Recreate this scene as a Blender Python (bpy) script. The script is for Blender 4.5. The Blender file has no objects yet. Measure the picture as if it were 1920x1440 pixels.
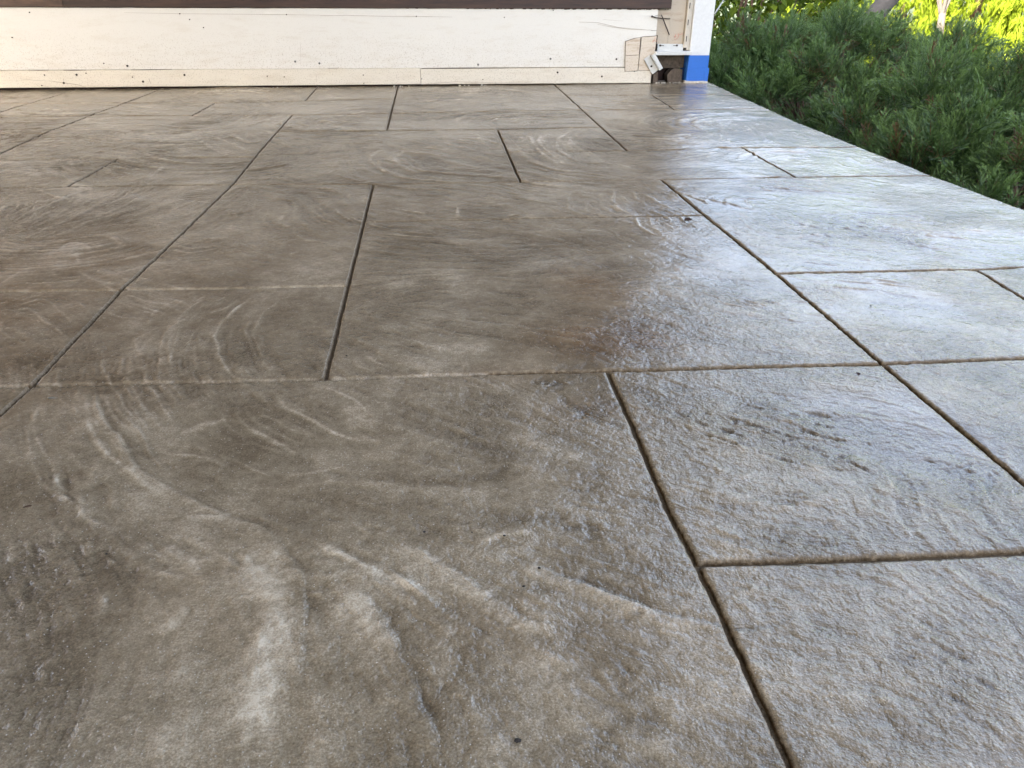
import bpy, bmesh, math, random
import numpy as np
from mathutils import Matrix, Vector

# ------------------------------------------------------------------ camera, world, sun, exposure
scene = bpy.context.scene
col = scene.collection
random.seed(7); rng = np.random.default_rng(11)

cam_data = bpy.data.cameras.new('camera')
cam = bpy.data.objects.new('camera', cam_data); col.objects.link(cam)
cam_data.sensor_width = 36.0; cam_data.lens = 26.79
cam_data.clip_start = 0.02; cam_data.clip_end = 400.0
RT = Vector((0.99533914, -0.09607906, 0.00829522)); UP = Vector((0.03765313, 0.46637459, 0.8837856)); FW = Vector((0.08878196, 0.87935406, -0.46781856))
cam.matrix_world = Matrix(((RT.x, UP.x, -FW.x, 0), (RT.y, UP.y, -FW.y, 0), (RT.z, UP.z, -FW.z, 0.3739), (0, 0, 0, 1)))
scene.camera = cam

SUN_EL, SUN_DIR = math.radians(31), Vector((-0.66, -0.75, 0)).normalized()
world = bpy.data.worlds.new('World'); scene.world = world; world.use_nodes = True
wn = world.node_tree.nodes; wl = world.node_tree.links
sky = wn.new('ShaderNodeTexSky'); sky.sky_type = 'NISHITA'; sky.sun_disc = False
sky.sun_elevation = SUN_EL; sky.sun_rotation = math.atan2(SUN_DIR.x, SUN_DIR.y)
sky.air_density = 0.7; sky.dust_density = 4.0; sky.ozone_density = 0.3
bg = wn['Background']; bg.inputs['Strength'].default_value = 0.15
veil = wn.new('ShaderNodeHueSaturation'); veil.inputs['Saturation'].default_value = 0.74   # thin high cloud over the whole sky
wl.new(sky.outputs[0], veil.inputs['Color']); wl.new(veil.outputs[0], bg.inputs['Color'])
sun_data = bpy.data.lights.new('sun', 'SUN'); sun_data.energy = 3.6; sun_data.angle = math.radians(0.53); sun_data.color = (1.0, 0.93, 0.82)
sun = bpy.data.objects.new('sun', sun_data); col.objects.link(sun)
sv = Vector((SUN_DIR.x * math.cos(SUN_EL), SUN_DIR.y * math.cos(SUN_EL), math.sin(SUN_EL)))
sun.rotation_euler = (-sv).to_track_quat('-Z', 'Y').to_euler()
sun.location = sv * 60
scene.view_settings.view_transform = 'Standard'; scene.view_settings.look = 'None'
scene.view_settings.gamma = 1.0; scene.view_settings.use_curve_mapping = False
scene.view_settings.exposure = 3.33
scene.cycles.max_bounces = 8; scene.cycles.diffuse_bounces = 5; scene.cycles.glossy_bounces = 3

# ------------------------------------------------------------------ helpers
def tag(o, label=None, cat=None, group=None, kind=None):
    if label: o['label'] = label
    if cat: o['category'] = cat
    if group: o['group'] = group
    if kind: o['kind'] = kind
    return o
def empty(name, loc=(0, 0, 0), rz=0.0, parent=None):
    o = bpy.data.objects.new(name, None); col.objects.link(o); o.location = loc; o.rotation_euler.z = rz
    o.empty_display_size = 0.1
    if parent: o.parent = parent
    return o
def link_mesh(name, me, mat=None, parent=None):
    o = bpy.data.objects.new(name, me); col.objects.link(o)
    if mat and not me.materials: me.materials.append(mat)
    if parent: o.parent = parent
    return o
def np_mesh(name, V, F, smooth=True, attrs=None):
    """V (n,3), F (m,k) arrays -> mesh; attrs {name: n floats}"""
    me = bpy.data.meshes.new(name)
    V = np.asarray(V, np.float32); F = np.asarray(F, np.int32)
    me.vertices.add(len(V)); me.vertices.foreach_set('co', V.ravel())
    k = F.shape[1]
    me.loops.add(F.size); me.loops.foreach_set('vertex_index', F.ravel())
    me.polygons.add(len(F)); me.polygons.foreach_set('loop_start', np.arange(0, F.size, k, dtype=np.int32))
    me.polygons.foreach_set('loop_total', np.full(len(F), k, np.int32))
    me.polygons.foreach_set('use_smooth', np.full(len(F), smooth))
    for a, d in (attrs or {}).items():
        at = me.attributes.new(a, 'FLOAT', 'POINT'); at.data.foreach_set('value', np.asarray(d, np.float32))
    me.update(calc_edges=True); me.validate()
    return me
def bm_obj(name, bm, mat, parent=None, smooth=False):
    me = bpy.data.meshes.new(name); bm.to_mesh(me); bm.free()
    for p in me.polygons: p.use_smooth = smooth
    return link_mesh(name, me, mat, parent)
def add_box(bm, lo, hi, bevel=0.0, M=None):
    r = bmesh.ops.create_cube(bm, size=1.0)
    vs = r['verts']
    for v in vs:
        v.co = Vector(((lo[0]+hi[0])/2 + v.co.x*(hi[0]-lo[0]), (lo[1]+hi[1])/2 + v.co.y*(hi[1]-lo[1]), (lo[2]+hi[2])/2 + v.co.z*(hi[2]-lo[2])))
    if bevel:
        es = list({e for v in vs for e in v.link_edges})
        b = bmesh.ops.bevel(bm, geom=es, offset=bevel, segments=1, affect='EDGES', profile=0.5)
        vs = list({v for f in b['faces'] for v in f.verts} | {v for v in vs if v.is_valid})
    if M is not None:
        for v in vs: v.co = M @ v.co
    return vs
def add_prism(bm, poly, y0, y1):
    """poly: list of (x,z) -> solid between depths y0 and y1"""
    a = [bm.verts.new((x, y0, z)) for x, z in poly]; b = [bm.verts.new((x, y1, z)) for x, z in poly]
    n = len(poly)
    bm.faces.new(a); bm.faces.new(b[::-1])
    for i in range(n): bm.faces.new((a[i], b[i], b[(i+1) % n], a[(i+1) % n]))
    bmesh.ops.recalc_face_normals(bm, faces=bm.faces[:])
def add_tube(bm, pts, radii, seg=8, cap=True):
    pts = [Vector(p) for p in pts]
    if not hasattr(radii, '__len__'): radii = [radii]*len(pts)
    rings = []
    ref = Vector((0.31, 0.52, 0.79))
    for i, p in enumerate(pts):
        d = (pts[min(i+1, len(pts)-1)] - pts[max(i-1, 0)]).normalized()
        x = d.cross(ref).normalized(); y = d.cross(x)
        rings.append([bm.verts.new(p + (x*math.cos(2*math.pi*k/seg) + y*math.sin(2*math.pi*k/seg))*radii[i]) for k in range(seg)])
    for a, b in zip(rings[:-1], rings[1:]):
        for k in range(seg): bm.faces.new((a[k], a[(k+1) % seg], b[(k+1) % seg], b[k]))
    if cap:
        bm.faces.new(rings[0][::-1]); bm.faces.new(rings[-1])

# ------------------------------------------------------------------ materials
class NT:
    def __init__(s, name):
        s.m = bpy.data.materials.new(name); s.m.use_nodes = True
        s.t = s.m.node_tree; s.b = s.t.nodes['Principled BSDF']
    def n(s, typ, ins=None, **kw):
        nd = s.t.nodes.new(typ)
        for k, v in kw.items(): setattr(nd, k, v)
        for k, v in (ins or {}).items(): s.set(nd.inputs[k], v)
        return nd
    def set(s, sock, v):
        if isinstance(v, bpy.types.NodeSocket): s.t.links.new(v, sock)
        else: sock.default_value = v
    def math(s, op, a, b=0.0, c=0.0, clamp=False):
        nd = s.n('ShaderNodeMath', operation=op, use_clamp=clamp)
        s.set(nd.inputs[0], a); s.set(nd.inputs[1], b); s.set(nd.inputs[2], c)
        return nd.outputs[0]
    def mix(s, f, a, b, blend='MIX'):
        nd = s.n('ShaderNodeMix', data_type='RGBA', blend_type=blend)
        s.set(nd.inputs[0], f); s.set(nd.inputs[6], a); s.set(nd.inputs[7], b)
        return nd.outputs[2]
    def coord(s, which='Object', scale=(1, 1, 1), loc=(0, 0, 0)):
        tc = s.n('ShaderNodeTexCoord'); mp = s.n('ShaderNodeMapping', {'Scale': scale, 'Location': loc})
        s.t.links.new(tc.outputs[which], mp.inputs['Vector']); return mp.outputs[0]
    def noise(s, vec, scale, detail=4, rough=0.6, dist=0.0):
        nd = s.n('ShaderNodeTexNoise', {'Vector': vec, 'Scale': scale, 'Detail': detail, 'Roughness': rough, 'Distortion': dist}); return nd.outputs[0]
    def voro(s, vec, scale, feature='F1', rnd=1.0):
        nd = s.n('ShaderNodeTexVoronoi', {'Vector': vec, 'Scale': scale, 'Randomness': rnd}, feature=feature); return nd
    def ramp(s, f, stops):
        nd = s.n('ShaderNodeValToRGB', {'Fac': f}); e = nd.color_ramp.elements
        e[0].position, e[0].color = stops[0][0], c4(stops[0][1]); e[1].position, e[1].color = stops[-1][0], c4(stops[-1][1])
        for p, c in stops[1:-1]:
            x = e.new(p); x.color = c4(c)
        return nd.outputs[0]
    def rng(s, f, a, b, c=0.0, d=1.0):
        nd = s.n('ShaderNodeMapRange', {'Value': f, 'From Min': a, 'From Max': b, 'To Min': c, 'To Max': d}); nd.clamp = True; return nd.outputs[0]
    def bump(s, h, strength=0.5, dist=0.001, normal=None):
        nd = s.n('ShaderNodeBump', {'Height': h, 'Strength': strength, 'Distance': dist})
        if normal is not None: s.t.links.new(normal, nd.inputs['Normal'])
        return nd.outputs[0]
    def out(s, **kw):
        for k, v in kw.items(): s.set(s.b.inputs[k.replace('_', ' ')], v)
        return s.m
def c4(c): return (c, c, c, 1) if not hasattr(c, '__len__') else (*c[:3], 1)

def mat_concrete():
    t = NT('sealed_concrete')
    P = t.coord('Object')
    pig_light = t.n('ShaderNodeAttribute', attribute_name='pigment_light').outputs['Fac']
    st = t.n('ShaderNodeAttribute', attribute_name='stain_warmth').outputs['Fac']
    rg = t.n('ShaderNodeAttribute', attribute_name='rough').outputs['Fac']
    g1 = t.noise(P, 700, 3, 0.75); g2 = t.noise(P, 240, 3, 0.65); g3 = t.noise(P, 9, 5, 0.6); g4 = t.noise(P, 2.6, 4, 0.55)
    f = t.math('ADD', pig_light, t.math('MULTIPLY', t.math('SUBTRACT', g1, 0.5), 1.05))
    f = t.math('ADD', f, t.math('MULTIPLY', t.math('SUBTRACT', g2, 0.5), 0.36))
    f = t.math('ADD', f, t.math('MULTIPLY', t.math('SUBTRACT', g3, 0.5), 0.34))
    g5 = t.noise(P, 95, 3, 0.6)
    f = t.math('ADD', f, t.math('MULTIPLY', t.math('SUBTRACT', g5, 0.5), 0.40))
    g6 = t.noise(P, 42, 4, 0.62, 0.5)
    f = t.math('ADD', f, t.math('MULTIPLY', t.math('SUBTRACT', g6, 0.5), 0.30))
    base = t.ramp(f, [(0.0, (0.073, 0.054, 0.033)), (0.32, (0.154, 0.1195, 0.075)), (0.55, (0.245, 0.195, 0.127)), (0.78, (0.385, 0.318, 0.220)), (1.0, (0.57, 0.49, 0.365))])
    # hue drift between brown and grey
    base = t.mix(t.rng(g4, 0.38, 0.66, 0.0, 0.45), base, t.mix(1.0, base, (1.0, 1.0, 1.03, 1), 'MULTIPLY'))
    sm = t.math('MULTIPLY', st, t.rng(g1, 0.35, 0.62, 0.0, 1.1))
    base = t.mix(t.math('MULTIPLY', sm, 0.95, 0, True), base, t.mix(1.0, base, (0.62, 0.48, 0.36, 1), 'MULTIPLY'))
    # pale grit specks
    v = t.voro(P, 420)
    spk = t.math('MULTIPLY', t.rng(v.outputs['Distance'], 0.16, 0.26, 1.0, 0.0), t.math('GREATER_THAN', t.n('ShaderNodeSeparateColor', {'Color': v.outputs['Color']}).outputs[0], 0.86))
    base = t.mix(t.math('MULTIPLY', spk, 0.75), base, (0.50, 0.45, 0.37, 1))
    hb = t.math('ADD', t.math('MULTIPLY', g1, 0.13), t.math('MULTIPLY', g2, t.math('ADD', 0.30, t.math('MULTIPLY', rg, 0.95))))
    hb = t.math('ADD', hb, t.math('MULTIPLY', spk, 0.5))
    hb = t.math('ADD', hb, t.math('MULTIPLY', g5, t.math('ADD', 0.6, t.math('MULTIPLY', rg, 1.25))))
    hb = t.math('ADD', hb, t.math('MULTIPLY', g6, t.math('ADD', 1.4, t.math('MULTIPLY', rg, 1.8))))
    hb = t.math('ADD', hb, t.math('MULTIPLY', g3, 3.0))
    nrm = t.bump(hb, 1.0, 0.00110)
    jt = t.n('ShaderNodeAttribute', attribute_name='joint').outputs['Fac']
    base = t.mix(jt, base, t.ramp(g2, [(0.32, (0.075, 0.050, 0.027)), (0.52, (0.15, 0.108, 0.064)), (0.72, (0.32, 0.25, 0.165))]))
    ro = t.math('ADD', t.rng(g2, 0.3, 0.7, 0.07, 0.18), t.rng(g4, 0.35, 0.65, -0.02, 0.06))
    ro = t.math('ADD', ro, t.math('MULTIPLY', jt, 0.6), clamp=True)
    return t.out(Base_Color=base, Roughness=ro, Normal=nrm, IOR=1.53, Specular_IOR_Level=t.math('SUBTRACT', 0.5, t.math('MULTIPLY', jt, 0.48)))
def mat_joint():
    t = NT('joint_dirt'); P = t.coord('Object')
    g = t.noise(P, 420, 4, 0.7)
    return t.out(Base_Color=t.ramp(g, [(0.3, (0.07, 0.053, 0.034)), (0.62, (0.17, 0.132, 0.088)), (0.8, (0.26, 0.21, 0.15))]), Roughness=0.9, Specular_IOR_Level=0.08, Normal=t.bump(g, 1.0, 0.0015))
def mat_paint(name, c, dirt=(0.46, 0.38, 0.27), k=0.5, speck=True):
    """aged white paint on wood: fine dimples, grime specks, vertical dirt"""
    t = NT(name); P = t.coord('Object')
    PH = t.coord('Object', (0.35, 1, 1.6))
    g1 = t.noise(P, 330, 3, 0.6); g2 = t.noise(PH, 26, 7, 0.68, 0.4); g3 = t.noise(t.coord('Object', (0.06, 1, 1)), 120, 4, 0.6)
    z = t.n('ShaderNodeSeparateXYZ', {'Vector': t.coord('Object')}).outputs['Z']
    low = t.rng(z, 0.02, 0.21, 1.0, 0.0)
    splash = t.math('MULTIPLY', t.rng(t.noise(P, 260, 2, 0.5), 0.57, 0.70, 0, 1), t.math('ADD', 0.10, t.math('MULTIPLY', low, 0.80)))
    d = t.math('ADD', t.math('MULTIPLY', t.rng(g2, 0.52, 0.82), k), t.math('MULTIPLY', splash, 0.85 if speck else 0.1), clamp=True)
    d = t.math('ADD', d, t.math('MULTIPLY', low, t.math('MULTIPLY', t.rng(g2, 0.3, 0.7), 0.25)), clamp=True)
    colr = t.mix(d, c4(c), c4(dirt)); colr = t.mix(t.math('MULTIPLY', splash, 0.6 if speck else 0.0), colr, (0.24, 0.22, 0.18, 1))
    nrm = t.bump(t.math('ADD', g1, t.math('MULTIPLY', g3, 1.3)), 0.55, 0.0008)
    return t.out(Base_Color=colr, Roughness=0.55, Normal=nrm)
def mat_wood(name, a, b, scale=1.0):
    t = NT(name)
    PH = t.coord('Object', (0.05*scale, 1, 1)); g = t.noise(PH, 90, 6, 0.65, 0.6); f = t.noise(PH, 600, 2, 0.5)
    w = t.math('ADD', t.math('MULTIPLY', g, 0.7), t.math('MULTIPLY', f, 0.3))
    return t.out(Base_Color=t.ramp(w, [(0.35, a), (0.68, b)]), Roughness=0.62, Normal=t.bump(w, 0.5, 0.002))
def mat_plain(name, c, rough=0.5, metal=0.0, var=0.15, bump=0.3, scale=60):
    t = NT(name); P = t.coord('Object'); g = t.noise(P, scale, 5, 0.65)
    lo = tuple(x*(1-var) for x in c); hi = tuple(min(1, x*(1+var)) for x in c)
    return t.out(Base_Color=t.ramp(g, [(0.3, lo), (0.7, hi)]), Roughness=rough, Metallic=metal, Normal=t.bump(g, bump, 0.001))
def mat_leaf(name, dark, light, transl=0.25, rough=0.5, third=None, spec=0.5):
    t = NT(name)
    a = t.n('ShaderNodeAttribute', attribute_name='tint').outputs['Fac']
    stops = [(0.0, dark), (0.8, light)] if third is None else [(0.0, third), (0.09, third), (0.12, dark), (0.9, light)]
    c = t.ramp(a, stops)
    t.out(Base_Color=c, Roughness=rough, IOR=1.4, Specular_IOR_Level=spec)
    tr = t.n('ShaderNodeBsdfTranslucent', {'Color': t.mix(1.0, c, (1.25, 1.3, 0.7, 1), 'MULTIPLY')})
    ms = t.n('ShaderNodeMixShader', {0: transl})
    t.t.links.new(t.b.outputs[0], ms.inputs[1]); t.t.links.new(tr.outputs[0], ms.inputs[2])
    t.t.links.new(ms.outputs[0], t.t.nodes['Material Output'].inputs[0])
    return t.m
def mat_ground():
    t = NT('weedy_ground_cover'); P = t.coord('Object')
    g = t.noise(P, 3.0, 8, 0.7); h = t.noise(P, 55, 5, 0.7)
    return t.out(Base_Color=t.ramp(t.math('ADD', t.math('MULTIPLY', g, 0.5), t.math('MULTIPLY', h, 0.5)), [(0.35, (0.020, 0.030, 0.010)), (0.65, (0.055, 0.075, 0.020))]), Roughness=0.95, Normal=t.bump(h, 1.0, 0.02))

M_CONC = mat_concrete(); M_JOINT = mat_joint()
M_WHITE = mat_paint('aged_white_paint', (0.62, 0.59, 0.525), k=0.36)
M_STRIP = mat_paint('cream_white_paint', (0.60, 0.545, 0.445), k=0.5)
M_TRIM = mat_paint('grimy_cream_paint', (0.42, 0.35, 0.26), dirt=(0.20, 0.12, 0.065), k=0.95)
M_PATCH = mat_paint('stained_cream_tin', (0.55, 0.475, 0.37), dirt=(0.24, 0.125, 0.055), k=0.8)
M_POST = mat_plain('fresh_white_paint', (0.56, 0.56, 0.54), 0.45, 0, 0.07, 0.35, 120)
M_BROWN = mat_wood('brown_stained_board', (0.017, 0.008, 0.005), (0.066, 0.031, 0.017))
M_BROWN2 = mat_wood('worn_brown_board', (0.026, 0.014, 0.009), (0.12, 0.064, 0.038))
M_ROT = mat_plain('bare_grey_wood', (0.085, 0.062, 0.042), 0.9, 0, 0.5, 1.0, 90)
M_DARK = mat_plain('rotten_dark_wood', (0.022, 0.010, 0.007), 0.9, 0, 0.6, 1.0, 90)
M_TAPE = mat_plain('blue_masking_tape', (0.012, 0.110, 0.42), 0.6, 0, 0.10, 0.5, 220)
M_STEEL = mat_plain('white_enamel_steel', (0.50, 0.50, 0.47), 0.35, 0.0, 0.06, 0.2, 90)
M_RAIL = mat_plain('beige_enamel_rail', (0.46, 0.41, 0.33), 0.4, 0.0, 0.12, 0.2, 60)
M_SLOT = mat_plain('slot_shadow_steel', (0.02, 0.018, 0.015), 0.8, 0.0, 0.2, 0.1, 60)
M_RUST = mat_plain('rusty_nail_steel', (0.035, 0.020, 0.013), 0.7, 0.3, 0.5, 0.4, 400)
M_REDMARK = mat_plain('faded_red_marker', (0.50, 0.20, 0.15), 0.7, 0, 0.3, 0.1, 300)
M_INNER = mat_plain('dead_inner_twigs', (0.016, 0.013, 0.008), 0.95, 0, 0.6, 1.0, 50)
M_CRACK = mat_plain('dirt_in_cracks', (0.26, 0.20, 0.14), 0.9, 0, 0.3, 0.3, 300)
M_NAIL = mat_plain('dull_nail_steel', (0.15, 0.14, 0.125), 0.5, 0.6, 0.3, 0.3, 400)
M_CABLE = mat_plain('grey_cable_sheath', (0.42, 0.43, 0.43), 0.5, 0, 0.08, 0.1, 60)
M_CAULK = mat_plain('crumbly_white_caulk', (0.48, 0.44, 0.37), 0.85, 0, 0.3, 1.0, 160)
M_CEIL = mat_wood('ceiling_planks_stain', (0.05, 0.035, 0.025), (0.13, 0.095, 0.07))
M_SIDING = mat_plain('cream_siding_paint', (0.80, 0.74, 0.62), 0.6, 0, 0.06, 0.2, 8)
M_ROOF = mat_plain('grey_roof_felt', (0.10, 0.095, 0.09), 0.9, 0, 0.3, 0.8, 40)
M_GROUND = mat_ground()
M_BOUNCE = mat_plain('warm_bounce_paving', (0.44, 0.39, 0.32), 0.85, 0, 0.2, 0.6, 7)
M_BARK = mat_plain('brown_bark', (0.075, 0.045, 0.028), 0.9, 0, 0.4, 1.0, 60)
M_PALEBARK = mat_plain('pale_grey_bark', (0.075, 0.062, 0.05), 0.85, 0, 0.3, 0.8, 40)
M_GREYBARK = mat_plain('dull_grey_bark', (0.055, 0.05, 0.045), 0.85, 0, 0.3, 0.8, 40)
M_JUN = mat_leaf('juniper_needles', (0.016, 0.043, 0.013), (0.128, 0.208, 0.064), 0.18, 0.5, third=(0.10, 0.055, 0.026))
M_ARB = mat_leaf('arborvitae_fans', (0.10, 0.15, 0.012), (0.25, 0.31, 0.024), 0.35, 0.6, spec=0.1)
M_BROAD = mat_leaf('broadleaf_leaves', (0.020, 0.042, 0.008), (0.10, 0.14, 0.012), 0.3, 0.65, spec=0.1)
M_SCRAP = mat_plain('dry_leaf_brown', (0.085, 0.038, 0.020), 0.8, 0, 0.4, 0.6, 300)
M_GRIT = mat_plain('dark_soil_crumb', (0.02, 0.015, 0.011), 0.9, 0, 0.4, 0.6, 800)
# ------------------------------------------------------------------ the stamped concrete slab
# scored joint lines, in metres on the slab (x right, y away from the viewer); each is a smooth polyline
VX = {  # x as a function of y
 'n': [(0, -1.96)], 'm': [(0, -1.645)], 'l': [(2.628, -1.341), (3.071, -1.329)],
 'k': [(1.967, -1.031), (2.24, -1.046), (2.595, -1.040), (3.047, -1.026)], 'j': [(1.62, -0.738), (1.889, -0.734), (2.54, -0.739), (2.818, -0.735)],
 'a': [(0.682, -0.428), (0.740, -0.424), (1.017, -0.429), (1.3, -0.4215), (1.623, -0.416), (1.987, -0.428), (2.436, -0.435), (3.15, -0.447)],
 'b': [(0.733, -0.125), (1.032, -0.127), (1.605, -0.130), (2.239, -0.133), (3.179, -0.137)],
 'c': [(0.25, 0.179), (0.388, 0.179), (0.475, 0.175), (0.579, 0.177), (0.723, 0.177), (1.611, 0.176), (2.242, 0.178)],
 'd': [(0.489, 0.488), (0.718, 0.487), (1.014, 0.487), (1.607, 0.479), (1.926, 0.478), (3.248, 0.494)],
 'e': [(0.892, 0.784), (1.013, 0.794), (1.619, 0.781), (1.931, 0.781), (2.603, 0.796), (2.963, 0.815)],
 'f': [(0, 1.108), (1.329, 1.102), (1.601, 1.093), (2.33, 1.100), (2.9, 1.133), (3.381, 1.169)]}
HY = {  # y as a function of x
 's': [(0, -0.85)], 't': [(0, -0.52)], 'u': [(0, -0.20)], 'v': [(0, 0.10)],
 '1': [(0.185, 0.413), (0.311, 0.408), (0.427, 0.406)],
 '2': [(-0.424, 0.740), (-0.119, 0.730), (0.178, 0.726), (0.484, 0.718), (0.657, 0.719)],
 '3': [(-0.588, 1.023), (-0.429, 1.017), (-0.129, 1.009), (0.487, 1.014), (0.794, 1.010), (0.875, 1.016)],
 '4': [(-0.121, 1.325), (0.131, 1.328), (0.477, 1.329)],
 '5': [(-0.867, 1.619), (-0.415, 1.618), (-0.130, 1.605), (0.175, 1.606), (0.481, 1.612), (0.779, 1.614), (1.085, 1.612)],
 '6': [(-0.735, 1.889), (0.206, 1.920), (0.478, 1.926), (0.724, 1.941), (1.082, 1.943)],
 '7': [(-1.162, 2.246), (-1.046, 2.240), (-0.133, 2.239), (0.178, 2.242), (0.487, 2.272)],
 '8': [(-1.301, 2.543), (-1.025, 2.542), (-0.438, 2.528), (-0.096, 2.558), (0.505, 2.602), (0.800, 2.603), (1.083, 2.604)],
 '9': [(-1.430, 2.817), (-0.735, 2.818), (-0.442, 2.848), (-0.140, 2.892)],
 'x': [(0.815, 2.963), (1.10, 2.975)],
 'w': [(-1.96, 3.190), (-1.587, 3.216), (0.918, 3.392), (1.2, 3.412)]}
def vx(k, y):
    p = VX[k]; return np.interp(y, [q[0] for q in p], [q[1] for q in p])
def hy(k, x):
    p = HY[k]; return np.interp(x, [q[0] for q in p], [q[1] for q in p])
# left, right, near, far joint, mesh step
PANELS = [('a', 'c', 'v', '2', .0019), ('c', 'd', 'v', '1', .0021), ('c', 'd', '1', '2', .0019), ('d', 'f', '1', '2', .0028), ('d', 'f', 'v', '1', .004),
 ('j', 'a', '2', '3', .0022), ('j', 'a', 'v', '2', .0022), ('k', 'j', 'v', '3', .012), ('a', 'b', '2', '3', .0021), ('b', 'd', '2', '4', .0023),
 ('d', 'e', '2', '3', .0022), ('e', 'f', '2', '3', .006), ('k', 'a', '3', '5', .0030), ('a', 'b', '3', '5', .0029), ('d', 'f', '3', '5', .0030),
 ('b', 'd', '4', '5', .0030), ('l', 'j', '5', '6', .008), ('j', 'a', '5', '6', .0042), ('a', 'c', '5', '7', .0042), ('c', 'e', '5', '6', .0042), ('e', 'f', '5', '6', .0042),
 ('c', 'd', '6', '7', .0052), ('d', 'f', '6', '8', .0052), ('k', 'a', '6', '8', .0052), ('m', 'k', '6', '7', .007), ('l', 'k', '7', '8', .007), ('m', 'l', '7', '9', .008),
 ('a', 'b', '7', '8', .0052), ('b', 'd', '7', '8', .0052), ('l', 'k', '8', '9', .008), ('k', 'j', '8', '9', .008), ('j', 'b', '8', '9', .007), ('b', 'd', '8', 'w', .007),
 ('d', 'e', '8', 'x', .007), ('e', 'f', '8', 'x', .007), ('d', 'f', 'x', 'w', .008), ('l', 'k', '9', 'w', .009), ('m', 'l', '9', 'w', .010), ('k', 'a', '9', 'w', .008), ('a', 'b', '9', 'w', .008),
 ('m', 'k', '3', '5', .012), ('m', 'l', '5', '6', .014), ('n', 'm', '5', 'w', .02), ('n', 'm', 'v', '5', .03), ('m', 'k', 'v', '3', .03),
 ('a', 'c', 't', 'v', .012), ('c', 'f', 'u', 'v', .012), ('n', 'j', 't', 'v', .04), ('j', 'a', 'u', 'v', .012), ('j', 'a', 't', 'u', .03), ('c', 'f', 't', 'u', .03), ('n', 'f', 's', 't', .05)]
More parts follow.
